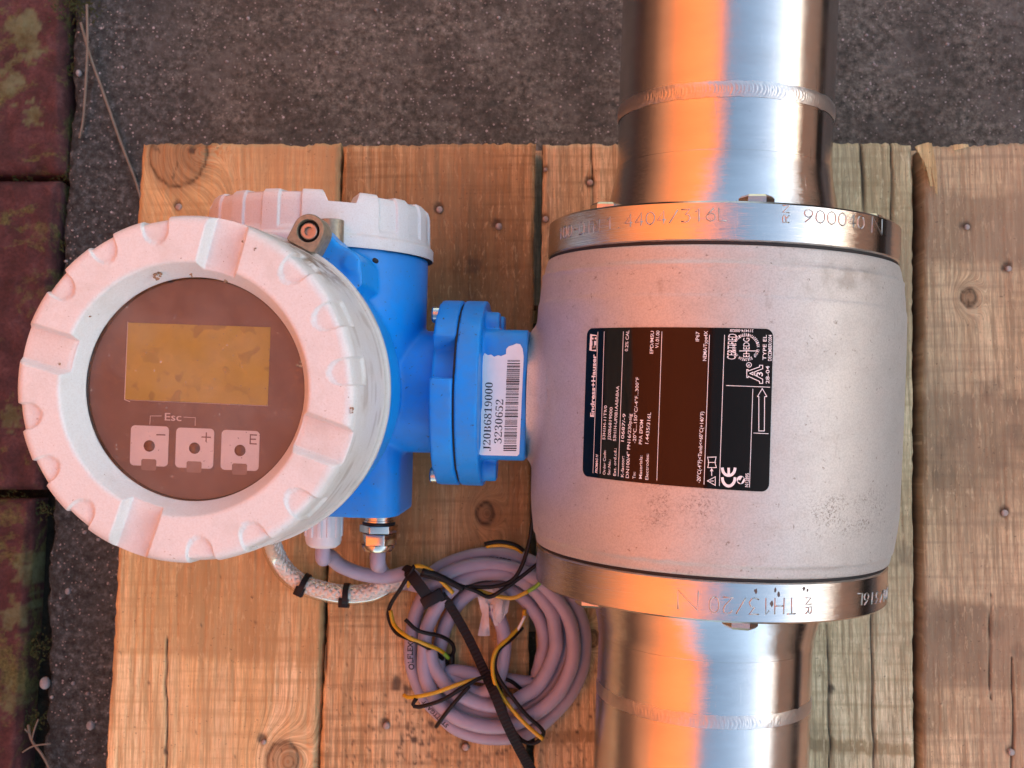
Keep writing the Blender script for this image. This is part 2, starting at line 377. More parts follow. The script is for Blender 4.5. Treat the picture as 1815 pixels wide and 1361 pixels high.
def mat_wall():
    m = M('sunlit_brick', rough=.9)
    br = m.n('TexBrick', Vector=m.n('Mapping', Vector=m.co(), Rotation=(rad(90), 0, rad(90))).outputs[0], Color1=(.46, .128, .040, 1), Color2=(.42, .112, .035, 1), Mortar=(.40, .14, .055, 1), Scale=4.5, Mortar_Size=.012)
    m.set('Base Color', br.outputs[0]); return m.m
WHITE = mat_white(); BLUE = mat_blue(); BLASTED = mat_blasted()
PIPE = mat_steel('brushed_pipe_steel', .19, amp=.14); TURNED = mat_steel('turned_steel', .09, amp=.16, fine=5200, spots=.7); RIM = mat_steel('machined_rim_steel', .10, amp=.28, fine=3800, spots=.6)
WELD = mat_steel('weld_steel', .36, (.62, .59, .56), amp=.05); NICKEL = mat_steel('nickel_plate', .22, (.62, .57, .50), amp=.05, spots=.6)
STAMP = mat_plain('stamped_steel', (.52, .47, .43), .34, 1.0); BRASSY = mat_plain('dull_bronze_metal', (.33, .29, .21), .42, .5, .35, 500, .2)
COPPER = mat_plain('coppery_screw', (.52, .38, .30), .4, .9); DARK = mat_plain('dark_recess', (.012, .010, .009), .6)
PLATE = mat_plain('black_nameplate', (.004, .0035, .0045), .10, 0, .3, 90, .01); PLATE.node_tree.nodes['Principled BSDF'].inputs['Specular IOR Level'].default_value = .32; PLATE.node_tree.nodes['Principled BSDF'].inputs['Specular Tint'].default_value = (1, .70, .50, 1); PRINT = mat_plain('pale_print', (.85, .82, .80), .4, 0, .1)
LABEL = mat_plain('white_label', (.80, .78, .77), .5, 0, .06); INK = mat_plain('black_ink', (.012, .012, .014), .5)
PANEL = mat_plain('display_faceplate', (.22, .155, .14), .5, 0, .2, 60, .02); _l = M('lcd_glass', (.55, .47, .11), .3); _c = _l.mix(_l.ramp(_l.noise(130, 4, .6), [(.35, 0), (.75, .5)]), (.55, .47, .11), (.42, .35, .09))
_l.set('Base Color', _l.mix(_l.math('MULTIPLY', _l.ramp(_l.noise(170, 1, .4), [(.57, 0), (.63, .5)]), _l.ramp(_l.noise(38, 2), [(.42, 0), (.58, 1)])), _c, (.22, .18, .09))); LCD = _l.m
BUTTON = mat_plain('pale_button', (.93, .91, .86), .5, 0, .06); TAB = mat_plain('grey_tab', (.34, .27, .25), .4)
CABLE = mat_plain('grey_cable_jacket', (.37, .32, .385), .45, 0, .2, 60, .04); BLACK = mat_plain('black_plastic', (.014, .012, .012), .42, 0, .3)
WIREB = mat_plain('black_wire', (.012, .009, .008), .4); YELLOW = mat_plain('yellow_wire', (.62, .36, .012), .42, 0, .2); GREEN = mat_plain('green_wire', (.20, .42, .03), .42)
WHITEPL = mat_plain('white_plastic', (.70, .69, .66), .4, 0, .12); STRAP = mat_plain('brown_black_strap', (.016, .009, .007), .5, 0, .3, 600, .3)
TAPE = mat_plain('white_tape', (.62, .54, .50), .6, 0, .2, 120, .3); BRAID = mat_plain('tinned_braid', (.80, .79, .75), .45, .2, .15)
SHEATH = mat_clear('clear_sheath', (.93, .90, .84), .5, .22); GLASS = mat_clear('window_glass', (1, 1, 1), dust=.10)

for q in (STRAP, WIREB, BLACK): q.node_tree.nodes['Principled BSDF'].inputs['Specular IOR Level'].default_value = .2
CONC = mat_concrete(); PAVER = mat_paver(); SOIL = mat_soil(); TWIG = mat_plain('dry_stem', (.24, .20, .15), .8); NAIL = mat_plain('nail_head', (.42, .34, .29), .5, .3, .3, 900, .2)
MOSS = mat_plain('moss', (.05, .065, .014), .9, 0, .5, 900, .6)
WOODS = [mat_wood('pallet_wood_a', (.92, .68, .36), (.82, .54, .235), (.44, .25, .095), 1.0, .25), mat_wood('pallet_wood_b', (.90, .64, .33), (.68, .42, .18), (.17, .09, .036), 2.3, .3),
         mat_wood('pallet_wood_c', (.78, .63, .38), (.60, .45, .24), (.30, .205, .095), 3.7, .5), mat_wood('pallet_wood_d', (.82, .60, .34), (.60, .405, .215), (.23, .155, .09), 5.1, .45, .2)]
WALLM = mat_wall(); FENCEM = mat_plain('weathered_fence_wood', (.46, .40, .31), .8); GUTTERM = mat_plain('dark_gutter', (.10, .05, .028), .6)

# ------------------------------------------------------------------ setting: ground, slab, brick edging, the wall and fence that give light and shade
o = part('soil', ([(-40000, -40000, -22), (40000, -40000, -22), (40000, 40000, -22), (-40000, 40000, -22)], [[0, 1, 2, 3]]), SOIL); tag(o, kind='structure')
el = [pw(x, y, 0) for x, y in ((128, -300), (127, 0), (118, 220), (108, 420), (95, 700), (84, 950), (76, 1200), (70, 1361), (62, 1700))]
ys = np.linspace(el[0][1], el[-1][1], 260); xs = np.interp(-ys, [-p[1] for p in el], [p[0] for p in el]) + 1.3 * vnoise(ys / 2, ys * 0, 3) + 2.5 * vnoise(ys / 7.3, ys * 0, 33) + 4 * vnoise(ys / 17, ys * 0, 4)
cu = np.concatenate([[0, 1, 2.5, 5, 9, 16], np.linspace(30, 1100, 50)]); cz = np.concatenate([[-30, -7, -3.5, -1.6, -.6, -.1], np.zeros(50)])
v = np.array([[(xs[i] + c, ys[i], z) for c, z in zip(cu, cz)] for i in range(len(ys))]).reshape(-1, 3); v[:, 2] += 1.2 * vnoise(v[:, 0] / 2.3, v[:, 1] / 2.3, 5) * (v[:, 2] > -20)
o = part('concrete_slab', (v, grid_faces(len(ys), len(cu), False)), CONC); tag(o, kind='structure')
# brick edging along the slab
pav = bpy.data.objects.new('brick_paving', None); COL.objects.link(pav); tag(pav, kind='structure'); BASE[pav] = np.zeros(3)
edge = [((112, -300), (112, 305)), ((104, 318), (70, 868)), ((58, 884), (28, 1440)), ((26, 1456), (2, 2000))]
for k, ((ax_, ay_), (bx_, by_)) in enumerate(edge):
    a = pw(ax_, ay_, 3); b = pw(bx_, by_, 3)
    for row in range(3):
        n1, n2 = 110, 60; s = np.linspace(0, 1, n1); w = np.linspace(0, 97, n2)
        P = a[None, None] * (1 - s)[:, None, None] + b[None, None] * s[:, None, None] + w[None, :, None] * V(-1, 0, 0) + V(-101 * row, 55 * (row % 2), 0)
        L = np.linalg.norm(b - a); ds = np.minimum(s, 1 - s) * L; dw = np.minimum(w, 97 - w); e = np.minimum(ds[:, None], dw[None, :])
        e = e + 2.5 * vnoise(P[..., 0] / 6, P[..., 1] / 6, 11 + k); P[..., 2] -= 5 * (1 - sstep(0, 5, e)) ** 1.5 - 2.2 * vnoise(P[..., 0] / 9, P[..., 1] / 9, 21 + k) - .8 * vnoise(P[..., 0] / 2.5, P[..., 1] / 2.5, 31)
        rimv = P.copy(); P = np.pad(P, ((1, 1), (1, 1), (0, 0)), mode='edge'); P[0, :, 2] = P[-1, :, 2] = -30; P[:, 0, 2] = P[:, -1, 2] = -30
        ob = part('brick', (P.reshape(-1, 3), grid_faces(n1 + 2, n2 + 2, False)), PAVER, pav)
        li_ = np.zeros(P.shape[:2])
        for lx, ly, lr in ((16, 148, 12), (45, 55, 11), (58, 92, 8), (58, 205, 7), (20, 740, 7), (50, 1010, 9), (30, 1090, 10), (22, 1240, 8)):
            qq = pw(lx, ly, 3); DD = np.hypot(P[..., 0] - qq[0], (P[..., 1] - qq[1]) * .8) + lr * 1.3 * vnoise(P[..., 0] / (lr * .4), P[..., 1] / (lr * .4), 61) + 3 * vnoise(P[..., 0] / 2, P[..., 1] / 2, 62)
            li_ = np.maximum(li_, 1 - sstep(lr * .75, lr * 1.0, DD))
        A = ob.data.attributes.new('lichen', 'FLOAT', 'POINT'); A.data.foreach_set('value', li_.reshape(-1).astype(np.float32))
# house wall to the left, sunlit above the fence's shadow, and the fence to the right
def block(x0, x1, y0, y1, z0, z1):
    v = [(x, y, z) for z in (z0, z1) for x, y in ((x0, y0), (x1, y0), (x1, y1), (x0, y1))]
    return np.array(v, float), [[3, 2, 1, 0], [4, 5, 6, 7], [0, 1, 5, 4], [1, 2, 6, 5], [2, 3, 7, 6], [3, 0, 4, 7]]
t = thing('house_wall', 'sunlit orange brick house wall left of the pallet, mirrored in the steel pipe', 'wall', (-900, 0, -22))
part('brickwork', block(-1000, -800, -1750, 1750, 620, 3850), WALLM, t, False); part('wall_shade_band', block(-1000, -785, -1750, 1750, -22, 618), mat_plain('shaded_brick_brown', (.26, .10, .05), .8), t, False)  # lower band is added: darker brick color stands in for shade at the wall foot
part('gutter', block(-830, -690, -1800, 1800, 3740, 3850), GUTTERM, t, False)
t = thing('garden_fence', 'weathered wooden garden fence right of the pallet that keeps it in shade', 'fence', (1950, 0, -22))
for i in range(48): part('board', block(1930 - 14 * (i % 2), 1950 - 14 * (i % 2), -7000 + i * 292 - 8, -7000 + i * 292 + 300, -22, 1060), FENCEM, t, False)

# ------------------------------------------------------------------ pallet
pal = thing('wooden_pallet', 'worn wooden pallet of wide planks carrying the steel flow meter', 'pallet', (60, -80, 0))
GX = .85
def plank(tl, tr, bl, br, mi, seed, tone=((0, .3), (1400, .3)), knots=(), cracks=(), stains=(), chamfer=0, yend=-430, thick=21, nails=()):
    a, b, c, d = [pw(*p, DECK)[:2] for p in (tl, tr, bl, br)]
    k = (yend - a[1]) / (c[1] - a[1]); c = a + (c - a) * k; k = (yend - b[1]) / (d[1] - b[1]); d = b + (d - b) * k
    Wd = np.linalg.norm(b - a); L = abs(yend - a[1]); nu, nv = int(Wd / GX), int(L / 1.7)
    u = np.linspace(0, 1, nu); w = np.linspace(0, 1, nv)
    top = a[None] * (1 - u)[:, None] + b[None] * u[:, None]; bot = c[None] * (1 - u)[:, None] + d[None] * u[:, None]
    P = top[None] * (1 - w)[:, None, None] + bot[None] * w[:, None, None]; x, y = P[..., 0], P[..., 1]
    de = np.minimum(u, 1 - u)[None, :] * Wd; dt = (w * L)[:, None] + 0 * x
    # ragged ends and edges
    y = y + np.exp(-dt / 5) * (1.5 * vnoise(x / 2.2, x * 0, seed) + 1.6 * vnoise(x / 14, x * 0, seed + 1))
    x = x + np.exp(-de / 2.5) * (.9 * vnoise(y / 4, y * 0 + u[None, :] * 9, seed + 2) + .9 * vnoise(y / 50, y * 0 + u[None, :] * 9, seed + 3))
    z = DECK + .7 * vnoise(x / 1.5, y / 26, seed + 4) + .7 * vnoise(x / 7, y / 60, seed + 5) + .25 * vnoise(x / 1.4, y / 3, seed + 6) - 1.6 * (1 - sstep(0, 2.2, np.minimum(de, dt))) - 1
    if chamfer: z = z - 9 * (1 - sstep(0, chamfer, (1 - u)[None, :] * Wd * (1.0 + 0 * x) - chamfer * .0 + (1 - w)[:, None] * chamfer * 1.15))
    kn = np.zeros_like(x); cr = np.zeros_like(x); di = np.zeros_like(x)
    if chamfer: di = np.maximum(di, .35 * (1 - sstep(.5 * chamfer, chamfer, (1 - u)[None, :] * Wd + (1 - w)[:, None] * chamfer * 1.15)))
    for px, py, r in knots:
        q = pw(px, py, DECK); D = np.hypot(x - q[0], (y - q[1]) * .85); kn = np.maximum(kn, np.exp(-(D / (r * 1.5)) ** 2))
        ring = np.exp(-((D - r + 1.2 * vnoise(x / 3, y / 3, seed + 8)) / .8) ** 2); cr = np.maximum(cr, .75 * ring); z = z - .6 * ring + .4 * (D < r)
        th = np.arctan2(y - q[1], x - q[0]); cr = np.maximum(cr, .55 * (np.abs(np.sin(th * 2 + 1.3 * vnoise(D / 2, th, seed))) < .05) * (D < r * .8) * (D > 1))
    for pts, wid in cracks:
        q = np.array([pw(*p, DECK)[:2] for p in pts]); yy = q[::-1, 1]; cx = np.interp(y, yy, q[::-1, 0]) + 1.3 * vnoise(y / 11, y * 0, seed + 9)
        tap = np.clip(np.minimum((yy[-1] + 8 - y), (y - yy[0] + 8)) / 14, 0, 1); m_ = np.exp(-((x - cx) / (wid * (.4 + .6 * tap))) ** 2) * (tap > 0)
        cr = np.maximum(cr, m_); z = z - 1.8 * m_
    for px, py, r, am in stains:
        q = pw(px, py, DECK); D = np.hypot(x - q[0], y - q[1]) + r * 1.1 * vnoise(x / (r * .7), y / (r * .7), seed + 12); di = np.maximum(di, am * (1 - sstep(r * .45, r * 1.1, D)))
    for px, py, *_ in nails:
        q = pw(px, py, DECK); D = np.hypot(x - q[0] + .8, y - q[1] - 1.2) + 2.5 * vnoise(x / 3, y / 5, seed + 13); di = np.maximum(di, .85 * (1 - sstep(1.8, 3.8, D))); z = z - 1.2 * np.exp(-(D / 2.5) ** 2)
    ty = [pw(900, q[0], DECK)[1] for q in tone][::-1]; tv = [q[1] for q in tone][::-1]
    tn = np.interp(y + .04 * (x - a[0]) + 3 * vnoise(x / 20, y / 30, seed + 15) + 3 * vnoise(x / 2, y / 12, seed + 16), ty, tv) + .25 * vnoise(x / 30, y / 90, seed + 17)
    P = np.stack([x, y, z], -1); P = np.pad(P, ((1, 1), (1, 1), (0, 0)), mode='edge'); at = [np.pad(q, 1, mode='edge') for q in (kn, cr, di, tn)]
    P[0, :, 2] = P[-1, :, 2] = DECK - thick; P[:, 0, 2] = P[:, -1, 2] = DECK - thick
    for q in (0, -1): at[2][:, q] = .92  # shade of the narrow gaps painted dark onto the plank sides
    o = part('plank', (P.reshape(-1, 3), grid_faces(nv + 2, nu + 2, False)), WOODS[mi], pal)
    for nm, q in zip(('knot', 'crack', 'dirt_shade', 'tone'), at):
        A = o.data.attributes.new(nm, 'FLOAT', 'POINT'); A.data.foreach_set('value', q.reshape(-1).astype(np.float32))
    for px, py, r in nails:
        q = pw(px, py, DECK); e1, e2, ax = frame_for(V(random.uniform(-.12, .12), random.uniform(-.12, .12), 1))
        part('nail', lathe([(r, -4), (r, -.1), (r * .9, .25), (r * .3, .32)], q + V(0, 0, -.4), e1, e2, ax, 12, (False, True)), NAIL, o)
    return o
sp = lambda x0, x1, y0, y1, n, r0, r1, a0=.5, a1=.95: [(random.uniform(x0, x1), random.uniform(y0, y1), random.uniform(r0, r1), random.uniform(a0, a1)) for _ in range(n)]
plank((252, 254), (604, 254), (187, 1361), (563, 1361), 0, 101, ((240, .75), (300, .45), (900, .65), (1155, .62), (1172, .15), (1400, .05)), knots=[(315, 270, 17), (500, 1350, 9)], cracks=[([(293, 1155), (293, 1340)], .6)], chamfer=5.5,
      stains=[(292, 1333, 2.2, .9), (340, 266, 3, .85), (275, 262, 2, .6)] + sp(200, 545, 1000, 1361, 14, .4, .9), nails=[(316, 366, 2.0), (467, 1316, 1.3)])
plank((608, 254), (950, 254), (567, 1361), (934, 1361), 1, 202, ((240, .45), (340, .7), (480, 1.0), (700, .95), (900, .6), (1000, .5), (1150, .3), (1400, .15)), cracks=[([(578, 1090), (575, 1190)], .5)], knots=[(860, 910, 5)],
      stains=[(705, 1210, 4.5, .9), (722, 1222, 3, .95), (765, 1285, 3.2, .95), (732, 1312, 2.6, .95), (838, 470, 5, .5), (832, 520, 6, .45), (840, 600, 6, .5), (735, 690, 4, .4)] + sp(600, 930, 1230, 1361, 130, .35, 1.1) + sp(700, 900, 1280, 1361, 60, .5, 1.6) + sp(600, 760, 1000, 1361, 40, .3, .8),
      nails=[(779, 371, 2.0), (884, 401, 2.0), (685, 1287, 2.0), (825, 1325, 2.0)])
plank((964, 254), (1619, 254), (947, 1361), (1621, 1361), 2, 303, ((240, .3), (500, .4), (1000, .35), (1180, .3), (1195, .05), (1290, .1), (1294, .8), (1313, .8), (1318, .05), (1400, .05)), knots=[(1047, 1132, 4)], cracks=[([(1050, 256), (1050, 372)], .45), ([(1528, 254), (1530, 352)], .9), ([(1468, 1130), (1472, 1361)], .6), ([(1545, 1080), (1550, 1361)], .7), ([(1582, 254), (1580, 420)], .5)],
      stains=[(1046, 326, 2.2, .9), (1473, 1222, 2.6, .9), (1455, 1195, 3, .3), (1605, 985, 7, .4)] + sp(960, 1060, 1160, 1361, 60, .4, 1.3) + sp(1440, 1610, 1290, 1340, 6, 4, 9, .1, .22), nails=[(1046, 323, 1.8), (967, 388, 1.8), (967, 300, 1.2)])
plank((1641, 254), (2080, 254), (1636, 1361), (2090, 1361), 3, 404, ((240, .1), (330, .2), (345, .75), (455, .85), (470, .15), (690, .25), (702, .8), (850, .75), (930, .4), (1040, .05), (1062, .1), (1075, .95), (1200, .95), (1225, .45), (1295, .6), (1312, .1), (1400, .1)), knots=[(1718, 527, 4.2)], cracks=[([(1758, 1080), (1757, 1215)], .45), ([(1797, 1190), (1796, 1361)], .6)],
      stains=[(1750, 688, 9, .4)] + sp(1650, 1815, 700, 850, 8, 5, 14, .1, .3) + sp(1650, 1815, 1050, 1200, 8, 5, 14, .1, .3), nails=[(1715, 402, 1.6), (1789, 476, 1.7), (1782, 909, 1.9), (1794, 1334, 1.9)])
for yy in (105, -90, -300):
    part('stringer', block(-200, 420, yy - 48, yy + 48, DECK - 45, DECK - 22.5), WOODS[3], pal, False)
    for xx in (-150, 60, 270): part('foot_block', block(xx - 45, xx + 45, yy - 45, yy + 45, 1, DECK - 45.5), WOODS[3], pal, False)
# splinters torn from the plank end at the gap
spl = []
for (x0, y0, x1, y1, w_) in ((1633, 256, 1652, 330, 3.2), (1640, 254, 1660, 342, 2.0), (1628, 258, 1640, 300, 2.2), (1648, 254, 1661, 345, .9), (1690, 262, 1716, 258, 1.6)):
    a = pw(x0, y0, DECK + 2); b = pw(x1, y1, DECK + 1); mid = (a + b) / 2 + V(.6, 0, 1.5)
    pth = catmull([a, mid, b], 3); spl.append(join(*[sweep(pth[i:i + 2], np.array([(-w_, -.5), (w_, -.5), (w_, .5), (-w_, .5)]) * (1 - .85 * i / len(pth))) for i in range(len(pth) - 1)]))
part('splinter', join(*spl), WOODS[0], pal, False)

# ------------------------------------------------------------------ the flow meter
fm = thing('flow_meter', 'steel pipe flow meter with blue transmitter and white round display cover', 'flow meter', (99.5, -70, -89), W)
ya = unit(V(.039, 1, 0)); xa = V(ya[1], -ya[0], 0); za = V(0, 0, 1); B0 = V(99.5, 0, 0)
def cyl(R): return lambda u, y, w=0.0: B0 + (R + w) * (math.sin(u / R) * xa + math.cos(u / R) * za) + y * ya     # u: arc length from the top line
def hit_cyl(px, py, R):
    d = ray(px, py); o_ = CAM - B0; a1, a3 = np.dot(o_, xa), np.dot(o_, za); d1, d3 = np.dot(d, xa), np.dot(d, za)
    A = d1 * d1 + d3 * d3; Bq = a1 * d1 + a3 * d3; C = a1 * a1 + a3 * a3 - R * R; q = max(Bq * Bq - A * C, 0); k = (-Bq - math.sqrt(q)) / A
    p = o_ + d * k; return V(math.atan2(np.dot(p, xa), np.dot(p, za)) * R, np.dot(p, ya))
def rev(prof, n=160, fn=None, caps=(False, False)): return lathe([(r, y) for r, y in prof], B0, za, xa, ya, n, caps, fn)
def dense(prof, step):
    out = [prof[0]]
    for (r0, y0), (r1, y1) in zip(prof[:-1], prof[1:]):
        k = max(1, int(math.hypot(r1 - r0, y1 - y0) / step)); out += [(r0 + (r1 - r0) * i / k, y0 + (y1 - y0) * i / k) for i in range(1, k + 1)]
    return out
# measuring tube body with rounded shoulders and two seam welds
bp = [(80, -81), (83.6, -80.6), (84.6, -79.6), (85.2, -76.5), (85.9, -75.4), (86.2, -74.4), (86.3, -73.6), (86.6, -71.2), (87.1, -67.5), (87.8, -61), (88.1, -52), (88.3, -10), (88.1, 30), (87.4, 37), (86.9, 42.5), (86.5, 46), (86.4, 47.2), (86.5, 48.2), (86.4, 49.4), (85.6, 50.6), (84.9, 54), (84.2, 56.4), (83.4, 57.4), (80, 57.8)]
pr = catmull([(r, y, 0) for r, y in bp], 1.2)[:, :2]
def seam(r, t, F): 
    k = np.exp(-((t + 74.4) / 1.6) ** 2) + np.exp(-((t - 48.3) / 1.6) ** 2)
    return r + k * (.35 * vnoise(F * 9, t * 0, 41) + .2 * vnoise(F * 60, t / 2, 42)), t + k * .8 * vnoise(F * 14, t * 0, 43)
body = part('sensor_body', rev([tuple(q) for q in pr], 240, seam), BLASTED, fm)
for q in ([(81, 57.2), (83.2, 57.3), (83.2, 58.9), (81, 59)], [(81, -82), (83.2, -81.9), (83.2, -80.4), (81, -80.3)]): part('seal_ring', rev(q, 160), DARK, body)
def flange_prof(y0, y1): return [(50, y0), (82.9, y0), (84, y0 + .9), (84, (y0 + y1) / 2), (84, y1 - .9), (82.9, y1), (50, y1)]
fl1 = part('flange', rev(flange_prof(58.6, 75.6), 240), RIM, fm, auto=35, label='upper machined flange ring'); fl2 = part('flange', rev(flange_prof(-99.2, -81.8), 240), RIM, fm, auto=35, label='lower machined flange ring')
def stub(sgn, ys_, yw, yend):
    f0, f1 = ys_
    pf = [(57.8, f0), (57.0, f0 + .12 * (f1 - f0)), (55.3, f0 + .35 * (f1 - f0)), (53.4, f0 + .68 * (f1 - f0)), (52.4, f0 + .88 * (f1 - f0)), (52.15, f1)]
    pr = [tuple(q[:2]) for q in catmull([(r, y * sgn, 0) for r, y in pf], 1.0)]
    cone = rev([(r, y) for r, y in pr] + [(51.7, (f1 + .3) * sgn), (51.7, (yw - 2.6) * sgn)], 200)
    pipe = rev([(51.9, (yw + 2.4) * sgn), (51.9, yend * sgn), (50, yend * sgn), (50, f0 * sgn)], 200)
    n = 900; yy = np.linspace(-3.6, 3.6, 20)
    def bead(r, t, F):
        q = (t - yw * sgn) * sgn; c = F * 52 / 1.5 + (q / 3.4) ** 2 * 1.1 + .35 * np.sin(F * 31); saw = c - np.floor(c)
        return (51.9 if sgn > 0 else 51.72) + (.48 if sgn > 0 else .26) * (1 - np.clip(np.abs(q) / 3.4, 0, 1) ** 2.4) * (1 + .34 * (saw - .5)) + .10 * vnoise(F * 40, q, 51), t + .5 * vnoise(F * 15, q * 0, 52)
    return cone, pipe, lathe([(52, yw * sgn + q) for q in (yy if sgn > 0 else yy[::-1])], B0, za, xa, ya, n, (False, False), bead)
for sgn, ys_, yw, yend, lb in ((1, (75.6, 104), 131, 290, 'upper'), (-1, (99.2, 123.5), 151, 290, 'lower')):
    c, p, b = stub(sgn, ys_, yw, yend)
    ps = part('pipe_stub', p, PIPE, fm, auto=40, label=lb + ' brushed steel pipe end'); part('weld_bead', b, WELD, ps)
    part('weld_neck', c, TURNED, fm, auto=40, label=lb + ' tapered weld neck')
def hexbolt(th, y, sgn):
    c = B0 + 69.5 * (math.sin(th) * xa + math.cos(th) * za) + y * ya; rd = unit(math.sin(th) * xa + math.cos(th) * za); tg = np.cross(ya, rd)
    poly = [(7.5 * math.cos(k * math.pi / 3 + .2), 7.5 * math.sin(k * math.pi / 3 + .2)) for k in range(6)]
    fm_ = planar(c, tg, rd, ya * sgn); h = prism(poly, fm_, 0, 3.6); e1, e2 = tg, rd
    k = [(0, 0)] ; top = prism([(q[0] * .86, q[1] * .86) for q in poly], fm_, 3.6, 4.6)
    v = np.concatenate([h[0], top[0][6:]]); f = [h[1][0]] + h[1][2:] + [[6 + i, 6 + (i + 1) % 6, 12 + (i + 1) % 6, 12 + i] for i in range(6)] + [[12 + i for i in range(6)]]
    return v, f
for y, sgn in ((75.6, 1), (-99.2, -1)):
    for k in range(6): part('bolt', hexbolt(rad(-60 + 60 * k + 1.5), y, sgn), NICKEL, fm, False)
# stamped lettering on the flange rims
rc = cyl(84.0)
def stmp(body, a, b, hpx, parent):
    A = hit_cyl(*a, 84); Bq = hit_cyl(*b, 84); return stamped(body, A, Bq, hpx * 437 / FPX, rc, .29)
for q in (stmp('100-DIN', (991, 425), (1062, 410), 23, 0), stmp('1.4404/316L', (1074, 407), (1290, 391), 23, 0), stmp('RN', (1399, 394), (1399, 364), 12, 0), stmp('900040', (1425, 393), (1531, 406), 23, 0), stmp('N', (1545, 412), (1563, 416), 29, 0)): part('stamped_lettering', q, STAMP, fl1)
for q in (stmp('TH13/20', (1411, 1059), (1258, 1057), 29, 0), stmp('N', (1237, 1048), (1202, 1046), 34, 0), stmp('NR', (1428, 1060), (1428, 1088), 12, 0), stmp('404/316L', (1577, 1040), (1519, 1052), 22, 0)): part('stamped_lettering', q, STAMP, fl2)
ch = []
for x, y, s_ in ((1340, 1047, 1.6), (1374, 1046, 1.2), (1380, 1053, 1.4), (1368, 1070, 1.5), (1425, 1043, 1.3), (1431, 1046, 1.0)):
    A = hit_cyl(x, y, 84); ch.append(prism([(A[0] + s_ * random.uniform(.25, .65) * math.cos(a), A[1] + 1.3 * s_ * random.uniform(.3, .8) * math.sin(a)) for a in np.linspace(0, 6.28, 9)[:-1]], rc, -.3, .06))
tag(part('chipped_spot', join(*ch), mat_plain('pitted_brown', (.10, .075, .06), .6), fl2, False), kind='stuff')

# nameplate wrapped on the body
RN = 88.45; nc = cyl(RN)
def zp(zx, zy): return (1020 + zx / 4.124, 560 + zy / 4.124)
def N(zx, zy): return hit_cyl(*zp(zx, zy), RN + .1)
def nh(h): return h / 4.124 * 440 / FPX
c4 = [N(52, 1168), N(86, 91), N(1447, 95), N(1414, 1286)]          # bl, tl, tr, br in (arc, y)
def bil(s, t_): return (c4[0] * (1 - s) + c4[3] * s) * (1 - t_) + (c4[1] * (1 - s) + c4[2] * s) * t_
Lx, Ly = np.linalg.norm(c4[3] - c4[0]), np.linalg.norm(c4[1] - c4[0])
ns, nt_ = 60, 48; PV = []
rr = 3.2
for j in range(nt_ + 1):
    t_ = .5 - .5 * math.cos(math.pi * j / nt_); yy = t_ * Ly; e = min(yy, Ly - yy); ins = rr - math.sqrt(max(0, rr * rr - (rr - min(e, rr)) ** 2)); s0 = ins / Lx
    for i in range(ns + 1): s_ = s0 + (1 - 2 * s0) * i / ns; PV.append(bil(s_, t_))
pf = grid_faces(nt_ + 1, ns + 1, False)
per = [i for i in range(ns + 1)] + [(j) * (ns + 1) + ns for j in range(1, nt_ + 1)] + [nt_ * (ns + 1) + i for i in range(ns - 1, -1, -1)] + [j * (ns + 1) for j in range(nt_ - 1, 0, -1)]
vv = [nc(p[0], p[1], .12) for p in PV]; nb = len(vv); vv += [nc(PV[i][0], PV[i][1], -.35) for i in per]
sk = [[per[(i + 1) % len(per)], per[i], nb + i, nb + (i + 1) % len(per)] for i in range(len(per))]
npl = part('nameplate', (vv, pf + sk), PLATE, fm, auto=40)
T = []
def tx(body, a, b, h, bold=.006, shear=0): T.append(text2d(body, N(*a), N(*b), nh(h), bold, shear))
def ln(a, b, w=.24): T.append(line2d([N(*a), N(*b)], w, False, 2.0))
tx('Endress+Hauser', (137, 738), (153, 280), 37, .03)
tx('PROMAG H', (163, 1150), (167, 1012), 22, .02, .25)
for b_, a, c in (('Order Code:', (220, 1160), (224, 982)), ('Ser.No.:', (255, 1162), (260, 1050)), ('Ext. ord.cd.:', (297, 1168), (302, 968)), ('K-factor:', (353, 1178), (358, 1025)), ('Tm:', (440, 1190), (441, 1140)), ('Materials:', (487, 1190), (490, 1020)), ('Electrodes:', (533, 1198), (537, 1008))): tx(b_, a, c, 23)
for b_, a, c in (('53H1H-11T9/0', (218, 905), (232, 655)), ('J20B6819000', (257, 908), (273, 668)), ('53H1H-UF0B1AA0ABAA', (297, 915), (321, 512)), ('10687/-9', (355, 918), (369, 715)), ('0.2% CAL', (384, 258), (394, 105)),
                 ('DN100/4" PN16/230psig', (391, 1185), (413, 715)), ('-20°C...150°C/-4°F...300°F', (443, 930), (466, 448)), ('PFA EPDM', (487, 938), (497, 760)), ('1.4435/316L', (534, 935), (553, 705)), ('EPD/MSU', (568, 275), (575, 110)), ('V1.01.00', (608, 235), (616, 108)),
                 ('IP67', (904, 185), (907, 115)), ('NEMA/Type4X', (957, 328), (967, 110)), ('-20°C(-4°F)<Tamb<+60°C(+140°F)', (913, 1220), (940, 700)), ('N12895', (1264, 1250), (1269, 1150)), ('TYPE EL', (1393, 322), (1397, 138)), ('DECEMBER/2004', (1432, 328), (1436, 138)), ('28-04', (1416, 495), (1417, 365))): tx(b_, a, c, 25)
for a, b in (((130, 1146), (166, 118)), ((182, 1150), (212, 115)), ((314, 1170), (352, 115)), ((596, 1200), (633, 115)), ((940, 1230), (980, 140)), ((1052, 1240), (1090, 140)), ((1103, 508), (1420, 520)), ((1296, 535), (1272, 1250)), ((1303, 855), (1408, 860))): ln(a, b)
def outline(pts, w=.28, closed=True): T.append(line2d([N(*p) for p in pts], w, closed, 2.5))
outline([(965, 1205), (1022, 1175), (1022, 1238)]); outline([(985, 1206), (1008, 1206)], .3, False)
outline([(996, 1165), (996, 1118)], .3, False); outline([(988, 1132), (996, 1116), (1004, 1132)], .3, False)
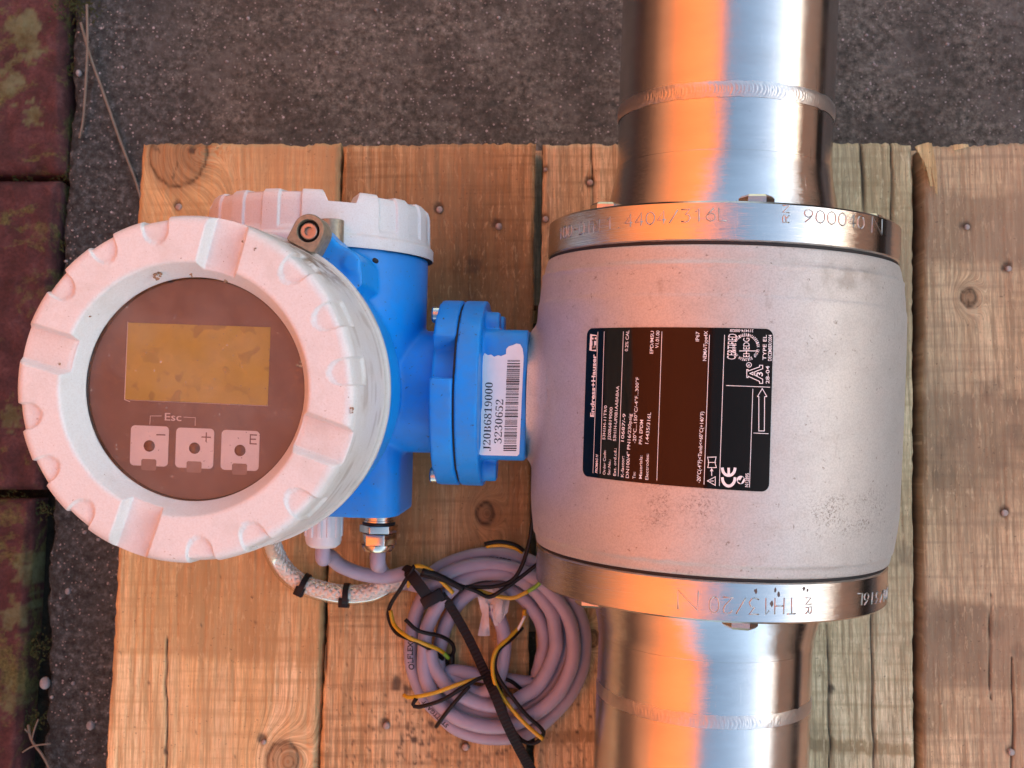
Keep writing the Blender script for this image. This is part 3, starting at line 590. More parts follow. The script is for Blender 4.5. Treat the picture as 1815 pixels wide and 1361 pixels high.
outline([(966, 1032), (1028, 1030), (1020, 1070), (1030, 1108), (968, 1108), (975, 1070)]); outline([(970, 1070), (1024, 1070)], .25, False)
def arc(cx, cy, rx, ry, a0, a1, w=.9, n=18): T.append(line2d([N(cx + rx * math.cos(rad(a)), cy + ry * math.sin(rad(a))) for a in np.linspace(a0, a1, n)], w))
arc(1120, 1180, 46, 62, 8, 172, 1.1); arc(1120, 1110, 46, 55, 8, 172, 1.1); outline([(1120, 1165), (1120, 1118)], 1.0, False)
T.append(([N(1208 + 30 * math.cos(a), 1198 + 30 * math.sin(a)) for a in np.linspace(0, 6.283, 25)[:-1]][::-1], [list(range(24))]))
tx('CERTIFIED', (1170, 318), (1180, 132), 60, .0)
for i, chh in enumerate('EUROPEAN HYGIENIC ENGINEERING&DESIGN GROUP '):
    if chh == ' ': continue
    a0 = rad(60 + i * 360 / 43.); a1 = a0 + rad(6.4); T.append(text2d(chh, N(1246 + 80 * math.cos(a0), 228 + 80 * math.sin(a0)), N(1246 + 80 * math.cos(a1), 228 + 80 * math.sin(a1)), nh(20), .02))
tx('EHEDG', (1272, 300), (1272, 160), 44, .0); outline([(1200, 255), (1325, 255)], .3, False)
tx('319474-00028', (1300, 98), (1130, 96), 20)
outline([(1252, 392), (1252, 450), (1262, 450), (1262, 440), (1345, 478), (1345, 492), (1368, 492), (1368, 462), (1310, 432), (1310, 408), (1368, 385), (1368, 360), (1345, 360), (1345, 372), (1262, 402), (1262, 392)], .3)
outline([(1275, 420), (1298, 410), (1298, 430)], .28); tx('3', (1368, 440), (1368, 410), 44, .01); arc(1268, 357, 18, 17, 0, 360, .25); tx('R', (1275, 364), (1275, 350), 16)
outline([(1340, 840), (1340, 590), (1331, 588), (1365, 530), (1398, 588), (1382, 590), (1380, 840)], .3)
T.append(([N(*p) for p in ((104, 252), (110, 132), (158, 140), (155, 258))], [[0, 1, 2, 3]]))
v2, f2 = flat_join(T); part('plate_printing', ([nc(p[0], p[1], .18) for p in v2], f2), PRINT, npl, False)
T = []; tx('E', (151, 246), (151, 214), 38, .06); tx('H', (152, 182), (153, 146), 38, .06); ln((132, 214), (132, 184), .9); outline([(1195, 1206), (1206, 1214), (1222, 1186)], .9, False)
v2, f2 = flat_join(T); tag(part('emblem_lettering', ([nc(p[0], p[1], .23) for p in v2], f2), PLATE, npl, False), kind='stuff')

# ---- transmitter frame: ex points along the neck to the pipe, ey along the pipe, ez out of the display
yw_, rl = rad(-1.5), rad(4)
ex0 = V(math.cos(yw_), math.sin(yw_), 0); ey = V(-math.sin(yw_), math.cos(yw_), 0); ex = math.cos(rl) * ex0 + math.sin(rl) * za; ez = np.cross(ex, ey)
O = V(-98.5, -2.5, -14)
OD = O - 11.6 * ex
def L3(u, v, w): return O + u * ex + v * ey + w * ez
def cylx(r, s0, s1, c=(0, 0), n=72, ax='x'):
    e = {'x': (ey, ez, ex), 'y': (ez, ex, ey), 'z': (ex, ey, ez)}[ax]; o_ = O + c[0] * e[0] + c[1] * e[1]
    pr = [(r, s0), (r, s1)] if np.isscalar(r) else [(q, s0 + (s1 - s0) * i / (len(r) - 1)) for i, q in enumerate(r)]
    return lathe(pr, o_, e[0], e[1], e[2], n, (True, True))
def lbox(u0, u1, v0, v1, w0, w1): return prism([(u0, v0), (u1, v0), (u1, v1), (u0, v1)], L3, w0, w1)
H0, HF = 92.3, 149.3
padp = [hit_plane(x, y, L3(0, 0, 76), ez) for x, y in ((505, 440), (552, 398), (574, 402), (600, 432), (632, 448), (640, 462), (641, 505), (610, 530), (540, 530))]
padl = [(np.dot(p - O, ex), np.dot(p - O, ey)) for p in padp]
hous = join(cylx([63.8, 63.6, 63.2, 62.4, 60.5, 56, 47], H0 - .5, 6, c=(-11.6, 0), ax='z'), cylx(54.2, 14, 66.5, ax='y', n=96), cylx(30.5, 0, 66), cylx(46, 63.5, 74.4), prism(rrect(-48, 45, -42, 20, 13), lambda a, b, h: L3(a, h, b), -62, -10), prism(padl, L3, 20, 76),
            cylx(4.0, 75, 77, c=tuple(np.array([np.dot(hit_plane(624, 466, L3(0, 0, 76), ez) - O, e) for e in (ex, ey)])), ax='z', n=24))
hv, hf = remeshed(hous, 1.0, 5)
# recess milled in the left half of the neck flange
q = hv - O; s_ = q @ ex; yl = q @ ey; zl = q @ ez
inr = sstep(62, 64, s_) * sstep(-.1, .6, 74.6 - s_) * sstep(7, 8, yl) * (1 - sstep(25.5, 26.5, yl)) * (zl > 0)
rr_ = np.hypot(yl, zl); k = np.where((inr > 0) & (rr_ > 36), 1 - inr * (1 - 36.5 / np.maximum(rr_, 1)), 1)
hv = O + s_[:, None] * ex + (yl * k)[:, None] * ey + (zl * k)[:, None] * ez
housing = part('transmitter_housing', (hv, hf), BLUE, fm)
adp = join(cylx(46, 75.2, 86), prism(rrect(-31.5, 31, -29, 29, 7), lambda a, b, w: L3(w, a, b), 80, 107.5), cylx(7, 86, 93, c=(33, 12)), cylx(7, 86, 93, c=(-36, 8)), cylx(7, 86, 93, c=(33, -20)))
part('neck_adapter', remeshed(adp, .8, 4), BLUE, fm)
part('neck_gasket', cylx(44.6, 74.2, 75.4), DARK, fm)
for c in ((38, 13), (-41, 6)):
    e1, e2, a = ey, ez, -ex; part('flange_screw', lathe([(4.2, 0), (4.2, 3.2), (3.4, 4)], O + 63.6 * ex + c[0] * ey + c[1] * ez, e1, np.cross(a, e1), a, 20, (False, True)), NICKEL, fm, auto=40)
# grey boss on the body that the neck is welded to
bv = []; ba = np.linspace(0, 2 * np.pi, 96, endpoint=False); brs = [(30.5, 12), (30.5, 7)] + [(30.5 + 7 * math.sin(q), 7 * (1 - math.sin(math.acos(max(0, 1 - math.sin(q)))))) for q in np.linspace(.08, math.pi / 2, 9)] + [(39, -1.5)]
for r_, d_ in brs:
    for q in ba:
        p0 = O + r_ * math.cos(q) * ey + r_ * math.sin(q) * ez; a1, a3, e1_, e3_ = np.dot(p0 - B0, xa), np.dot(p0 - B0, za), np.dot(ex, xa), np.dot(ex, za)
        A_, B_, C_ = e1_ ** 2 + e3_ ** 2, a1 * e1_ + a3 * e3_, a1 * a1 + a3 * a3 - 88.2 ** 2; bv.append(p0 + ex * max(107.6, (-B_ - math.sqrt(max(B_ * B_ - A_ * C_, 0))) / A_ - d_))
part('neck_boss', (np.array(bv), grid_faces(len(brs), 96, True)), BLASTED, fm)
e_ = L3(0, 0, 0)
sc = hit_plane(664, 461, L3(0, 0, 51), ez); part('housing_screw', lathe([(1.1, -4), (1.1, .2), (.7, .4)], sc, ex, ey, ez, 14, (False, True)), DARK, fm)

# ---- ribbed covers
def cover(R, H, prof, o, e1, e2, ax, notches, offs, ndepth, nhalf, sd, n=1440, sw=5.6, s_in=10.5, side=14.0, dep=1.15):
    P = np.array(dense(prof, .9), float); m_ = len(P); ph = np.linspace(0, 2 * np.pi, n, endpoint=False)
    d = np.gradient(P, axis=0); d /= np.linalg.norm(d, axis=1)[:, None]; nr, nz = d[:, 1], -d[:, 0]         # inward normal is -(nr, nz)
    r = P[:, :1] + 0 * ph; z = P[:, 1:] + 0 * ph; F = ph[None] + 0 * r
    s = np.where(P[:, 1] > H - 3.2, R - P[:, 0], 0)[:, None] + 0 * ph; dn = np.where(P[:, 1] > H - 3.2, 0, H - P[:, 1])[:, None] + 0 * ph
    mask = np.zeros_like(r); nm = np.zeros_like(r)
    for nd in notches:
        for of in offs:
            a = np.abs(((F - rad(nd + of) + np.pi) % (2 * np.pi)) - np.pi) * R; ds = np.where(s > s_in - sw, np.hypot(a, s - (s_in - sw)), a)
            mk = (1 - sstep(sw - .75, sw, ds)) * (1 - sstep(side - .3, side + .6, dn)) * (P[:, :1] > R - s_in - 2); mask = np.maximum(mask, mk)
        a = np.abs(((F - rad(nd) + np.pi) % (2 * np.pi)) - np.pi) * np.maximum(r, 20); nm = np.maximum(nm, 1 - sstep(nhalf - 2.6, nhalf, a))
    z = np.where(z > H - ndepth * nm, H - ndepth * nm - (H - z) * .08, z)
    mask = mask * (1 - nm); r = r - dep * mask * np.clip(nr, 0, 1)[:, None]; z = z - dep * mask * np.clip(nz, 0, 1)[:, None]
    v = o + r[..., None] * (np.cos(F)[..., None] * e1 + np.sin(F)[..., None] * e2) + z[..., None] * ax
    return v.reshape(-1, 3), grid_faces(m_, n, True)
HC = HF - H0; R = 64.7
prof = [(66.4, 0), (66.6, .6), (66.6, 5), (66.2, 5.8), (65.2, 6.2), (65.0, 7), (64.9, HC - 16), (64.3, HC - 5), (63.9, HC - 3.2), (63.2, HC - 1.4), (61.8, HC - .3), (60.4, HC), (47.4, HC), (46.7, HC - .4), (46.3, HC - 1.2), (42.4, HC - 11), (42.2, HC - 11.6), (42.2, HC - 18)]
CF = OD + H0 * ez
NA = (76, 165.5, 252, 342)
dc = part('display_cover', cover(R, HC, prof, CF, ex, ey, ez, NA, (25.5, 45.5, 66), 4.6, 8.2, 1), WHITE, fm)
q = np.array([p.co[:] for p in dc.data.vertices]) / S + BASE[dc] - CF; ph_ = np.degrees(np.arctan2(q @ ey, q @ ex)); rr_ = np.hypot(q @ ex, q @ ey); hh_ = q @ ez
dm = sstep(33, 48, ph_) * (1 - sstep(66, 80, ph_)) * sstep(62.8, 64, rr_) * sstep(5.5, 9, hh_) * (1 - sstep(HC - 16, HC - 2, hh_)) * np.clip(.55 + 1.6 * vnoise(ph_ / 2.2, hh_ / 6, 91) + .9 * vnoise(ph_ * 2, hh_ / 1.5, 92), 0, 1)
dm = np.maximum(dm, .35 * sstep(.1, .35, vnoise(ph_ / 9, hh_ / 4, 93)) * sstep(63.8, 65, rr_)); dm = np.maximum(dm, .5 * np.exp(-((hh_ - 6.2) / .5) ** 2))
A = dc.data.attributes.new('dirt_shade', 'FLOAT', 'POINT'); A.data.foreach_set('value', dm.astype(np.float32))
dirt_shade = []
for x, y, s_ in ((278, 489, 2.2), (283, 487, 1.5), (160, 560, .7), (531, 648, 1.6), (533, 642, 1.0), (430, 428, .6), (338, 487, 1.0), (400, 498, 1.2), (452, 442, 1.0), (105, 645, .8), (624, 725, 1.2), (623, 731, .8)):
    p = hit_plane(x, y, L3(0, 0, HF - (5 if y < 500 and x < 345 else .2)), ez); 
    for k in range(4):
        c = p + V(random.uniform(-.5, .5), random.uniform(-.5, .5), 0) * s_; a0 = random.random() * 6
        pl = [(s_ * random.uniform(.15, .5) * math.cos(a0 + a), s_ * random.uniform(.1, .4) * math.sin(a0 + a)) for a in np.linspace(0, 6.28, 7)[:-1]]; dirt_shade.append(prism(pl, planar(c, ex, ey, ez), -.3, random.uniform(.1, .5)))
tag(part('dirt_speck', join(*dirt_shade), mat_plain('brown_dirt', (.30, .20, .12), .9, 0, .5, 900), dc, False), kind='stuff')
# ribbed end cover of the terminal compartment
R2, H2 = 54.4, 26.0
prof2 = [(56.6, 0), (56.8, .6), (56.8, 5), (56.2, 5.8), (55.4, 6.2), (55.2, 7), (55.0, H2 - 16), (54.7, H2 - 5), (54.3, H2 - 3.2), (53.6, H2 - 1.4), (52.3, H2 - .3), (52, H2), (38, H2), (37, H2 - 1), (36, H2 - 5), (20, H2 - 5.4), (.5, H2 - 5.5)]
part('end_cover', cover(R2, H2, prof2, L3(0, 65.8, 0), ez, ex, ey, (24, 114, 204, 294), (25, 45, 65), 5.2, 8.8, 1, n=1080, side=17), WHITE, fm)
# window: black well, faceplate, glass
HW = HF - 11.8; HPn = HF - 13.8
part('window_well', lathe([(42.5, HW - .3), (41.9, HW - .4), (41.7, HPn - .3)], OD, ex, ey, ez, 160), DARK, dc)
part('window_glass', lathe([(42.25, HW), (.05, HW)], OD, ex, ey, ez, 160, (False, True)), GLASS, dc, False)
pan = part('display_panel', lathe([(41.7, HPn - 3), (41.7, HPn), (.05, HPn)], OD, ex, ey, ez, 160, (False, True)), PANEL, fm, auto=40)
PP = L3(0, 0, HPn)
def dp(px, py): p = hit_plane(px, py, PP, ez) - O; return V(np.dot(p, ex), np.dot(p, ey))
def d1(zx, zy): return dp(zx / 3.241, 350 + zy / 3.241)
def d2(zx, zy): return dp(100 + zx / 3.241, 680 + zy / 3.241)
def onp(items, w): v, f = flat_join(items); return [L3(p[0], p[1], HPn + w) for p in v], f
lc = [d1(718, 1160), d1(1538, 1195), d1(1555, 745), d1(735, 718)]
part('lcd_screen', bevelled(prism([tuple(p) for p in lc], L3, HPn - .5, HPn + .15), .12, 1), LCD, pan, False)
bl_ = [line2d([d1(735, 716), d1(716, 1160), d1(745, 1172)], .3), line2d([d1(1540, 1197), d1(745, 1163)], .12)]
for bx, by in ((425, 242), (685, 255), (946, 268)):
    o0 = d2(bx + 110, by + 115); e1_ = unit(d2(bx + 210, by + 119) - d2(bx + 10, by + 111)); e2_ = V(-e1_[1], e1_[0]); w_ = np.linalg.norm(d2(bx + 218, by + 10) - d2(bx, by)); h_ = w_ * 1.03
    pts = rrect(-w_ / 2, w_ / 2, -h_ / 2, h_ / 2, 1.6); pts = [p for p in pts]
    # notch in the lower edge for the tab
    lo = [p for p in pts]; idx = max(i for i in range(len(pts)) if pts[i][0] < 0 and pts[i][1] < 0); tw, tht = w_ * .2, h_ * .17
    pts = pts[:idx + 1] + [(-tw, -h_ / 2), (-tw, -h_ / 2 + tht - .5), (-tw + .5, -h_ / 2 + tht), (tw - .5, -h_ / 2 + tht), (tw, -h_ / 2 + tht - .5), (tw, -h_ / 2)] + pts[idx + 1:]
    mp = lambda a, b, w: L3(*(o0 + a * e1_ + b * e2_), HPn + w)
    bt = part('button', prism(pts, mp, -.2, .22), BUTTON, pan, False)
    BASE[bt] = BASE[fm]
    a = np.linspace(0, 6.283, 29)[:-1]; rh = w_ * .147
    part('button_tab', prism(rrect(-tw + .1, tw - .1, -h_ / 2 - h_ * .11, -h_ / 2 + tht - .1, .7, 3), mp, -.2, .16), TAB, pan, False)
    part('button_sensor', lathe([(rh, .3), (rh * .9, .5), (rh * .5, .75), (.02, .85)], L3(*(o0 + e2_ * 0.0 - e1_ * 0.0), HPn), ex, ey, ez, 28, (False, True)), mat_plain('smoky_lens', (.16, .075, .055), .15, 0, .3, 400), pan)
part('panel_printing', onp(bl_ + [text2d('Esc', d2(622, 210), d2(718, 214), np.linalg.norm(d2(622, 210) - d2(622, 168)), .008), line2d([d2(537, 232), d2(540, 185), d2(603, 185)], .22), line2d([d2(733, 192), d2(798, 195), d2(797, 240)], .22)], .06), PRINT, pan, False)
part('button_printing', onp([line2d([d2(579, 293), d2(624, 294)], .45), line2d([d2(838, 306), d2(886, 308)], .45), line2d([d2(863, 283), d2(861, 331)], .45), line2d([d2(1150, 295), d2(1116, 293), d2(1114, 344), d2(1149, 346)], .45), line2d([d2(1115, 318), d2(1144, 319)], .45)], .27), PANEL, pan, False)

# ---- locking clamps
cA = hit_plane(546, 409, L3(0, 0, H0 + 8), ez); dv = unit(.44 * ex + .9 * ey); pe = np.cross(dv, ez)
dpoly = [(-6.6, -7.5), (6.6, -7.5)] + [(6.6 * math.cos(a), 6.6 * math.sin(a) + .5) for a in np.linspace(0, math.pi, 17)]
mpA = planar(cA, pe, dv, ez)
def ring_top(poly, mp, r, n=40):
    """flat top of a block with a round hole: returns faces bridging outline to circle"""
    a = np.linspace(0, 2 * np.pi, n, endpoint=False); out = []
    P_ = np.array(poly, float); seg = np.r_[P_, P_[:1]]; L_ = np.r_[0, np.cumsum(np.linalg.norm(np.diff(seg, axis=0), axis=1))]
    for t_ in a:
        d_ = V(math.cos(t_), math.sin(t_)); best = 1e9
        for i in range(len(P_)):
            p, q_ = seg[i], seg[i + 1]; m2 = np.array([[d_[0], -(q_ - p)[0]], [d_[1], -(q_ - p)[1]]])
            if abs(np.linalg.det(m2)) < 1e-9: continue
            k, u = np.linalg.solve(m2, p)
            if k > 0 and -1e-6 <= u <= 1 + 1e-6: best = min(best, k)
        out.append(d_ * best)
    o_ = np.array(out); i_ = np.c_[r * np.cos(a), r * np.sin(a)]
    lay = [(o_, -13), (o_, -.5), (o_ * .95, 0), (i_ * 1.04, 0), (i_, -.3), (i_, -4)]
    v = np.array([[mp(p[0], p[1], h) for p in P2] for P2, h in lay]).reshape(-1, 3); return v, grid_faces(len(lay), n, True)
ck = part('cover_clamp', ring_top(dpoly, mpA, 4.7), BRASSY, fm, auto=35)
part('clamp_recess', lathe([(4.75, -4), (.02, -4)], cA, pe, dv, ez, 30, (False, True)), DARK, ck)
part('clamp_screw', lathe([(3.5, -4), (3.5, -1.2), (3.1, -.9), (1.9, -.9), (1.8, -1.2), (1.7, -3), (.02, -3)], cA, pe, dv, ez, 30, (False, True)), COPPER, ck, auto=35)
sB = np.array([0, 0, 0.]); thB = rad(19); cB = O + ey * 71 + 55 * (math.cos(thB) * ez + math.sin(thB) * ex); rB = math.cos(thB) * ez + math.sin(thB) * ex; tB = np.cross(ey, rB)
poB = [(-5.4, -3), (-5.4, 4)] + [(-5.4 * math.cos(a), 4 + 4.4 * math.sin(a)) for a in np.linspace(.2, math.pi - .2, 9)] + [(5.4, 4), (5.4, -3)]
part('cover_clamp', bevelled(prism(poB[::-1], planar(cB, tB, rB, ey), -5, 6.2), .5, 2), BRASSY, fm, auto=35, label='half round clamp beside the upper end cover')

# ---- barcode label on the neck adapter
hb = 29.35
def b4(zx, zy): p = hit_plane(520 + zx / 3.582, 520 + zy / 3.582, L3(0, 0, hb), ez) - O; return V(np.dot(p, ex), np.dot(p, ey))
bpoly = [(1175, 1000), (1176, 1016), (1188, 1026), (1420, 1032), (1434, 1020), (1462, 400), (1455, 350), (1440, 322), (1415, 318), (1395, 328), (1368, 335), (1352, 352), (1350, 385), (1318, 398), (1300, 392), (1275, 402), (1255, 388), (1235, 392), (1214, 378), (1204, 400)]
lb = part('barcode_label', prism([tuple(b4(*p)) for p in bpoly], L3, hb - .3, hb + .1), LABEL, fm, False)
SERIF = str.maketrans('0123456789JB', ''.join(chr(0x1D7CE + i) for i in range(10)) + chr(0x1D409) + chr(0x1D401))
hh = np.linalg.norm(b4(1250, 990) - b4(1203, 990)) * .98
T = [text2d('J20B6819000'.translate(SERIF), b4(1250, 1000), b4(1267, 566), hh, -.012), text2d('3230652'.translate(SERIF), b4(1322, 953), b4(1334, 674), hh, -.012)]
yb = 1000.0; rb = random.Random(5)
while yb > 418:
    w_ = rb.choice((3.2, 3.2, 3.2, 6.5, 6.5, 9)); k = (1000 - yb) / 585; T.append(line2d([b4(1337 + 25 * k, yb - w_ / 2), b4(1412 + 26 * k, yb - w_ / 2)], w_ / 3.582 * 510 / FPX)); yb -= w_ + rb.choice((3.4, 3.4, 6, 6, 9))
v2, f2 = flat_join(T); part('label_printing', ([L3(p[0], p[1], hb + .16) for p in v2], f2), INK, lb, False)

# ---- cable glands
def gland(u, w, prof, hexes, name, mat, label=None):
    o_ = L3(u, 0, w); g = part(name, lathe(prof, o_, ez, -ex, -ey, 64, (False, True)), mat, fm, auto=30, label=label); return g, o_
gu = np.dot(hit_plane(672, 910, L3(0, 0, -24), ez) - O, ex)
g, og = gland(gu, -24, [(7.6, 61), (7.6, 66), (8.2, 66.2), (8.2, 67), (7.6, 67.2), (7.6, 68), (8.2, 68.2), (8.2, 69), (7.4, 69.4)], 0, 'cable_gland', NICKEL, 'nickel plated cable gland')
part('gland_seal', lathe([(7.4, 69), (8.6, 69.4), (8.6, 70.4), (7.4, 70.8)], og, ez, -ex, -ey, 48), DARK, g)
def hexlathe(r, y0, y1, o_, n=6, ph=.3):
    poly = [(r * math.cos(k * 2 * math.pi / n + ph), r * math.sin(k * 2 * math.pi / n + ph)) for k in range(n)]; return prism(poly, planar(o_, ez, -ex, -ey), y0, y1)
part('gland_nut', join(bevelled(hexlathe(10.2, 70.6, 74.6, og), .4), bevelled(hexlathe(9.8, 75, 81, og, 6, .55), .5), lathe([(8.9, 81), (8.6, 82.6), (7.2, 84.4), (5.2, 85), (4.4, 84)], og, ez, -ex, -ey, 48)), NICKEL, g, auto=35)
wu = np.dot(hit_plane(574, 930, L3(0, 0, -27), ez) - O, ex)
g2, ow = gland(wu, -27, [(9.8, 60), (9.8, 64), (9.6, 64.4), (9.6, 80), (8.8, 82.5), (7.0, 84), (4.2, 84.2)], 0, 'cable_gland', WHITEPL, 'white plastic cable gland')
part('gland_nut', join(*[bevelled(prism([(9.3, -1.5), (10.3, -1.2), (10.3, 1.2), (9.3, 1.5)], planar(ow, math.cos(a) * ez - math.sin(a) * ex, -math.sin(a) * ez - math.cos(a) * ex, -ey), 62, 78), .3) for a in np.linspace(0, 6.283, 13)[:-1]]), WHITEPL, g2, auto=35)

# ------------------------------------------------------------------ cables
D = DECK
def ell(loop, ph): x0, x1, y0, y1 = loop; return ((x0 + x1) / 2 + (x1 - x0) / 2 * math.cos(ph), (y0 + y1) / 2 + (y1 - y0) / 2 * math.sin(ph))
def spiral(loops, ph0=-2.62, n=26, frac_last=1.0):
    pts = []
    for i, (lp, h) in enumerate(loops):
        nx = loops[min(i + 1, len(loops) - 1)]; m_ = int(n * (frac_last if i == len(loops) - 1 else 1))
        for k in range(m_):
            t_ = k / n; s_ = float(sstep(.62, 1, np.array(t_))); L_ = np.array(lp) * (1 - s_) + np.array(nx[0]) * s_; hh_ = h * (1 - s_) + nx[1] * s_
            x, y = ell(L_, ph0 + 2 * math.pi * t_); pts.append(pw(x + random.uniform(-2, 2), y + random.uniform(-2, 2), D + hh_ + random.uniform(-.5, .5)))
    return pts
ca = thing('cable_coil', 'grey cable from the white gland, coiled and taped at its end', 'cable', tuple(pw(870, 1150, D)), group=None)
endA = to_w(ow - ey * 80); endB = to_w(og - ey * 80)
sa = [endA, to_w(ow - ey * 90), pw(583, 985, D + 34), pw(605, 1003, D + 22), pw(645, 1018, D + 14), pw(690, 1022, D + 11), pw(722, 1016, D + 12), ]
la = spiral([((702, 1036, 981, 1310), 5), ((732, 1008, 986, 1266), 5), ((786, 964, 1040, 1240), 5)], frac_last=.74)
ea = [pw(800, 1190, D + 6), pw(828, 1222, D + 7), pw(858, 1228, D + 9), pw(882, 1205, D + 12), pw(892, 1165, D + 12), pw(893, 1125, D + 11), pw(884, 1095, D + 11), pw(872, 1078, D + 11)]
pathA = catmull(sa + la[1:-4] + ea, 1.6)
jA = part('cable_jacket', sweep(pathA, circ(4.05, 18)), CABLE, ca)
cb = thing('cable_coil', 'grey cable from the nickel gland, coiled in the middle of the bundle', 'cable', tuple(pw(860, 1140, D)))
sb = [endB, to_w(og - ey * 92), pw(668, 985, D + 30), pw(676, 1010, D + 10), pw(695, 1030, D + 5), pw(722, 1034, D + 6)]
lb_ = spiral([((712, 1016, 1002, 1290), 13), ((760, 986, 1016, 1250), 12.5)], ph0=-2.55, frac_last=.93)
part('cable_jacket', sweep(catmull(sb + lb_[1:], 1.6), circ(3.95, 18)), CABLE, cb)
# printing along the jacket of the outer turn
def along(path, body, p0, rev_, h, mat, parent, ang=.2, bold=.02):
    t_, s_, b_ = frames(path); i0 = int(np.argmin(np.linalg.norm(path - p0, axis=1))); cum = np.r_[0, np.cumsum(np.linalg.norm(np.diff(path, axis=0), axis=1))]
    v, f = glyphs(body, bold); sc_ = h / caph(); sg = -1 if rev_ else 1; out = []
    for x, y in v:
        q_ = cum[i0] + sg * x * sc_; pos = np.array([np.interp(q_, cum, path[:, k]) for k in range(3)]); j = min(np.searchsorted(cum, q_), len(path) - 1)
        a = ang * (1 if not rev_ else -1) + sg * (h / 2 - y * sc_) / 4.2; out.append(pos + 4.27 * (math.sin(a) * s_[j] + math.cos(a) * b_[j]))
    return part('jacket_printing', (out, f), mat, parent, False)
along(pathA, 'OLFLEX®', pw(712, 1188, D + 5), False, 3.0, INK, jA, .0)
along(pathA, 'LAPP  KABEL  CLASSIC', pw(800, 1002, D + 5), False, 2.4, INK, jA, .3)
along(pathA, 'STUTTGART', pw(790, 1288, D + 5), False, 2.4, INK, jA, -.3)
# bare cores hanging out of the coil
def wire(pts, mat, h=20, r=1.15, parent=ca, label=None):
    p = [pw(x, y, D + (q[0] if q else h)) for x, y, *q in pts]; return part('core_wire', tube(p, r, 1.6, 10), mat, parent, label=label)
wire([(724, 1040, 10), (728, 1012, 16), (738, 1003, 22), (762, 1010, 23), (786, 1034, 21), (803, 1051, 19)], YELLOW, label='yellow core wire over the top left of the coil')
wire([(735, 1002, 22), (712, 1040, 20), (692, 1072, 12), (689, 1095, 10), (703, 1122, 13), (735, 1136, 20), (765, 1152, 14), (785, 1168, 8)], WIREB)
wire([(692, 1082, 12), (699, 1108, 13), (722, 1128, 20), (750, 1140, 19), (775, 1150, 14), (786, 1157, 11)], YELLOW); wire([(786, 1157, 11), (795, 1167, 9)], GREEN, label='green striped tip of a core wire')
wire([(718, 1098, 22), (742, 1118, 22), (782, 1128, 16), (802, 1142, 10), (802, 1160, 6), (780, 1182, 4)], WIREB); wire([(800, 1160, 5), (799, 1200, 4)], WIREB, r=2)
wire([(745, 1018, 22), (790, 1030, 22), (840, 1046, 21), (866, 1058, 20), (890, 1046, 22), (920, 1025, 22), (956, 997, 22)], WIREB); wire([(748, 1012, 24), (775, 1020, 23), (822, 1044, 22)], BLACK, r=1.8)
wire([(826, 1040, 19), (872, 1040, 20), (905, 1030, 22), (924, 1005, 23), (938, 960, 26), (946, 905, 34)], WIREB)
wire([(838, 1043, 17), (872, 1054, 18), (908, 1060, 18), (936, 1048, 19)], YELLOW); wire([(936, 1048, 19), (954, 1036, 20), (966, 1019, 21)], GREEN, label='green striped tip by the lower flange')
wire([(859, 964, 13), (885, 960, 14), (912, 965, 13), (928, 976, 11)], WIREB); wire([(862, 968, 12), (890, 966, 13), (912, 971, 12), (926, 979, 10)], YELLOW)
wire([(716, 1232, 12), (728, 1236, 16), (770, 1228, 20), (815, 1212, 20), (848, 1203, 16), (872, 1200, 14)], YELLOW); wire([(738, 1238, 18), (732, 1248, 17), (742, 1253, 17), (785, 1240, 20), (828, 1214, 20), (860, 1200, 16), (900, 1205, 12), (925, 1222, 8)], WIREB)
wire([(832, 1216, 20), (805, 1246, 20), (786, 1270, 16), (773, 1288, 10)], WIREB)
wire([(930, 1080, 8), (925, 1105, 8), (900, 1132, 14), (880, 1152, 18), (873, 1178, 20), (878, 1212, 22), (900, 1248, 22), (930, 1282, 21), (962, 1310, 18)], YELLOW)
wire([(926, 1112, 8), (905, 1134, 13), (884, 1152, 17), (877, 1180, 19), (886, 1205, 22), (905, 1232, 22), (932, 1266, 21), (960, 1292, 18), (962, 1304, 15), (948, 1317, 14), (925, 1312, 16), (905, 1285, 20), (890, 1240, 21), (882, 1200, 19)], WIREB)
wire([(911, 1128, 9), (922, 1108, 11), (930, 1092, 12)], BRAID, r=.8, label='bare tinned wire end')
tp = []
for poly in (([(845, 1046), (880, 1040), (904, 1060), (900, 1085), (886, 1104), (872, 1092), (860, 1076)]), ([(846, 1055), (866, 1072), (868, 1128), (847, 1126), (854, 1090)]), ([(868, 1072), (900, 1075), (888, 1110), (876, 1108)])):
    bm = bmesh.new(); bm.faces.new([bm.verts.new(pw(x, y, D + 14)) for x, y in poly]); bmesh.ops.triangulate(bm, faces=bm.faces[:]); bmesh.ops.subdivide_edges(bm, edges=bm.edges[:], cuts=6, use_grid_fill=True)
    bm.verts.index_update(); q = np.array([w_.co[:] for w_ in bm.verts]); f = [[w_.index for w_ in k.verts] for k in bm.faces]; bm.free()
    q[:, 2] += 5 * vnoise(q[:, 0] / 3, q[:, 1] / 9, 71 + len(tp)) + 4 * vnoise(q[:, 0] / 8, q[:, 1] / 8, 75); tp.append((np.concatenate([q, q - V(0, 0, .25)]), f + [[i + len(q) for i in k[::-1]] for k in f]))
part('tape_wrap', join(*tp), TAPE, ca, False)
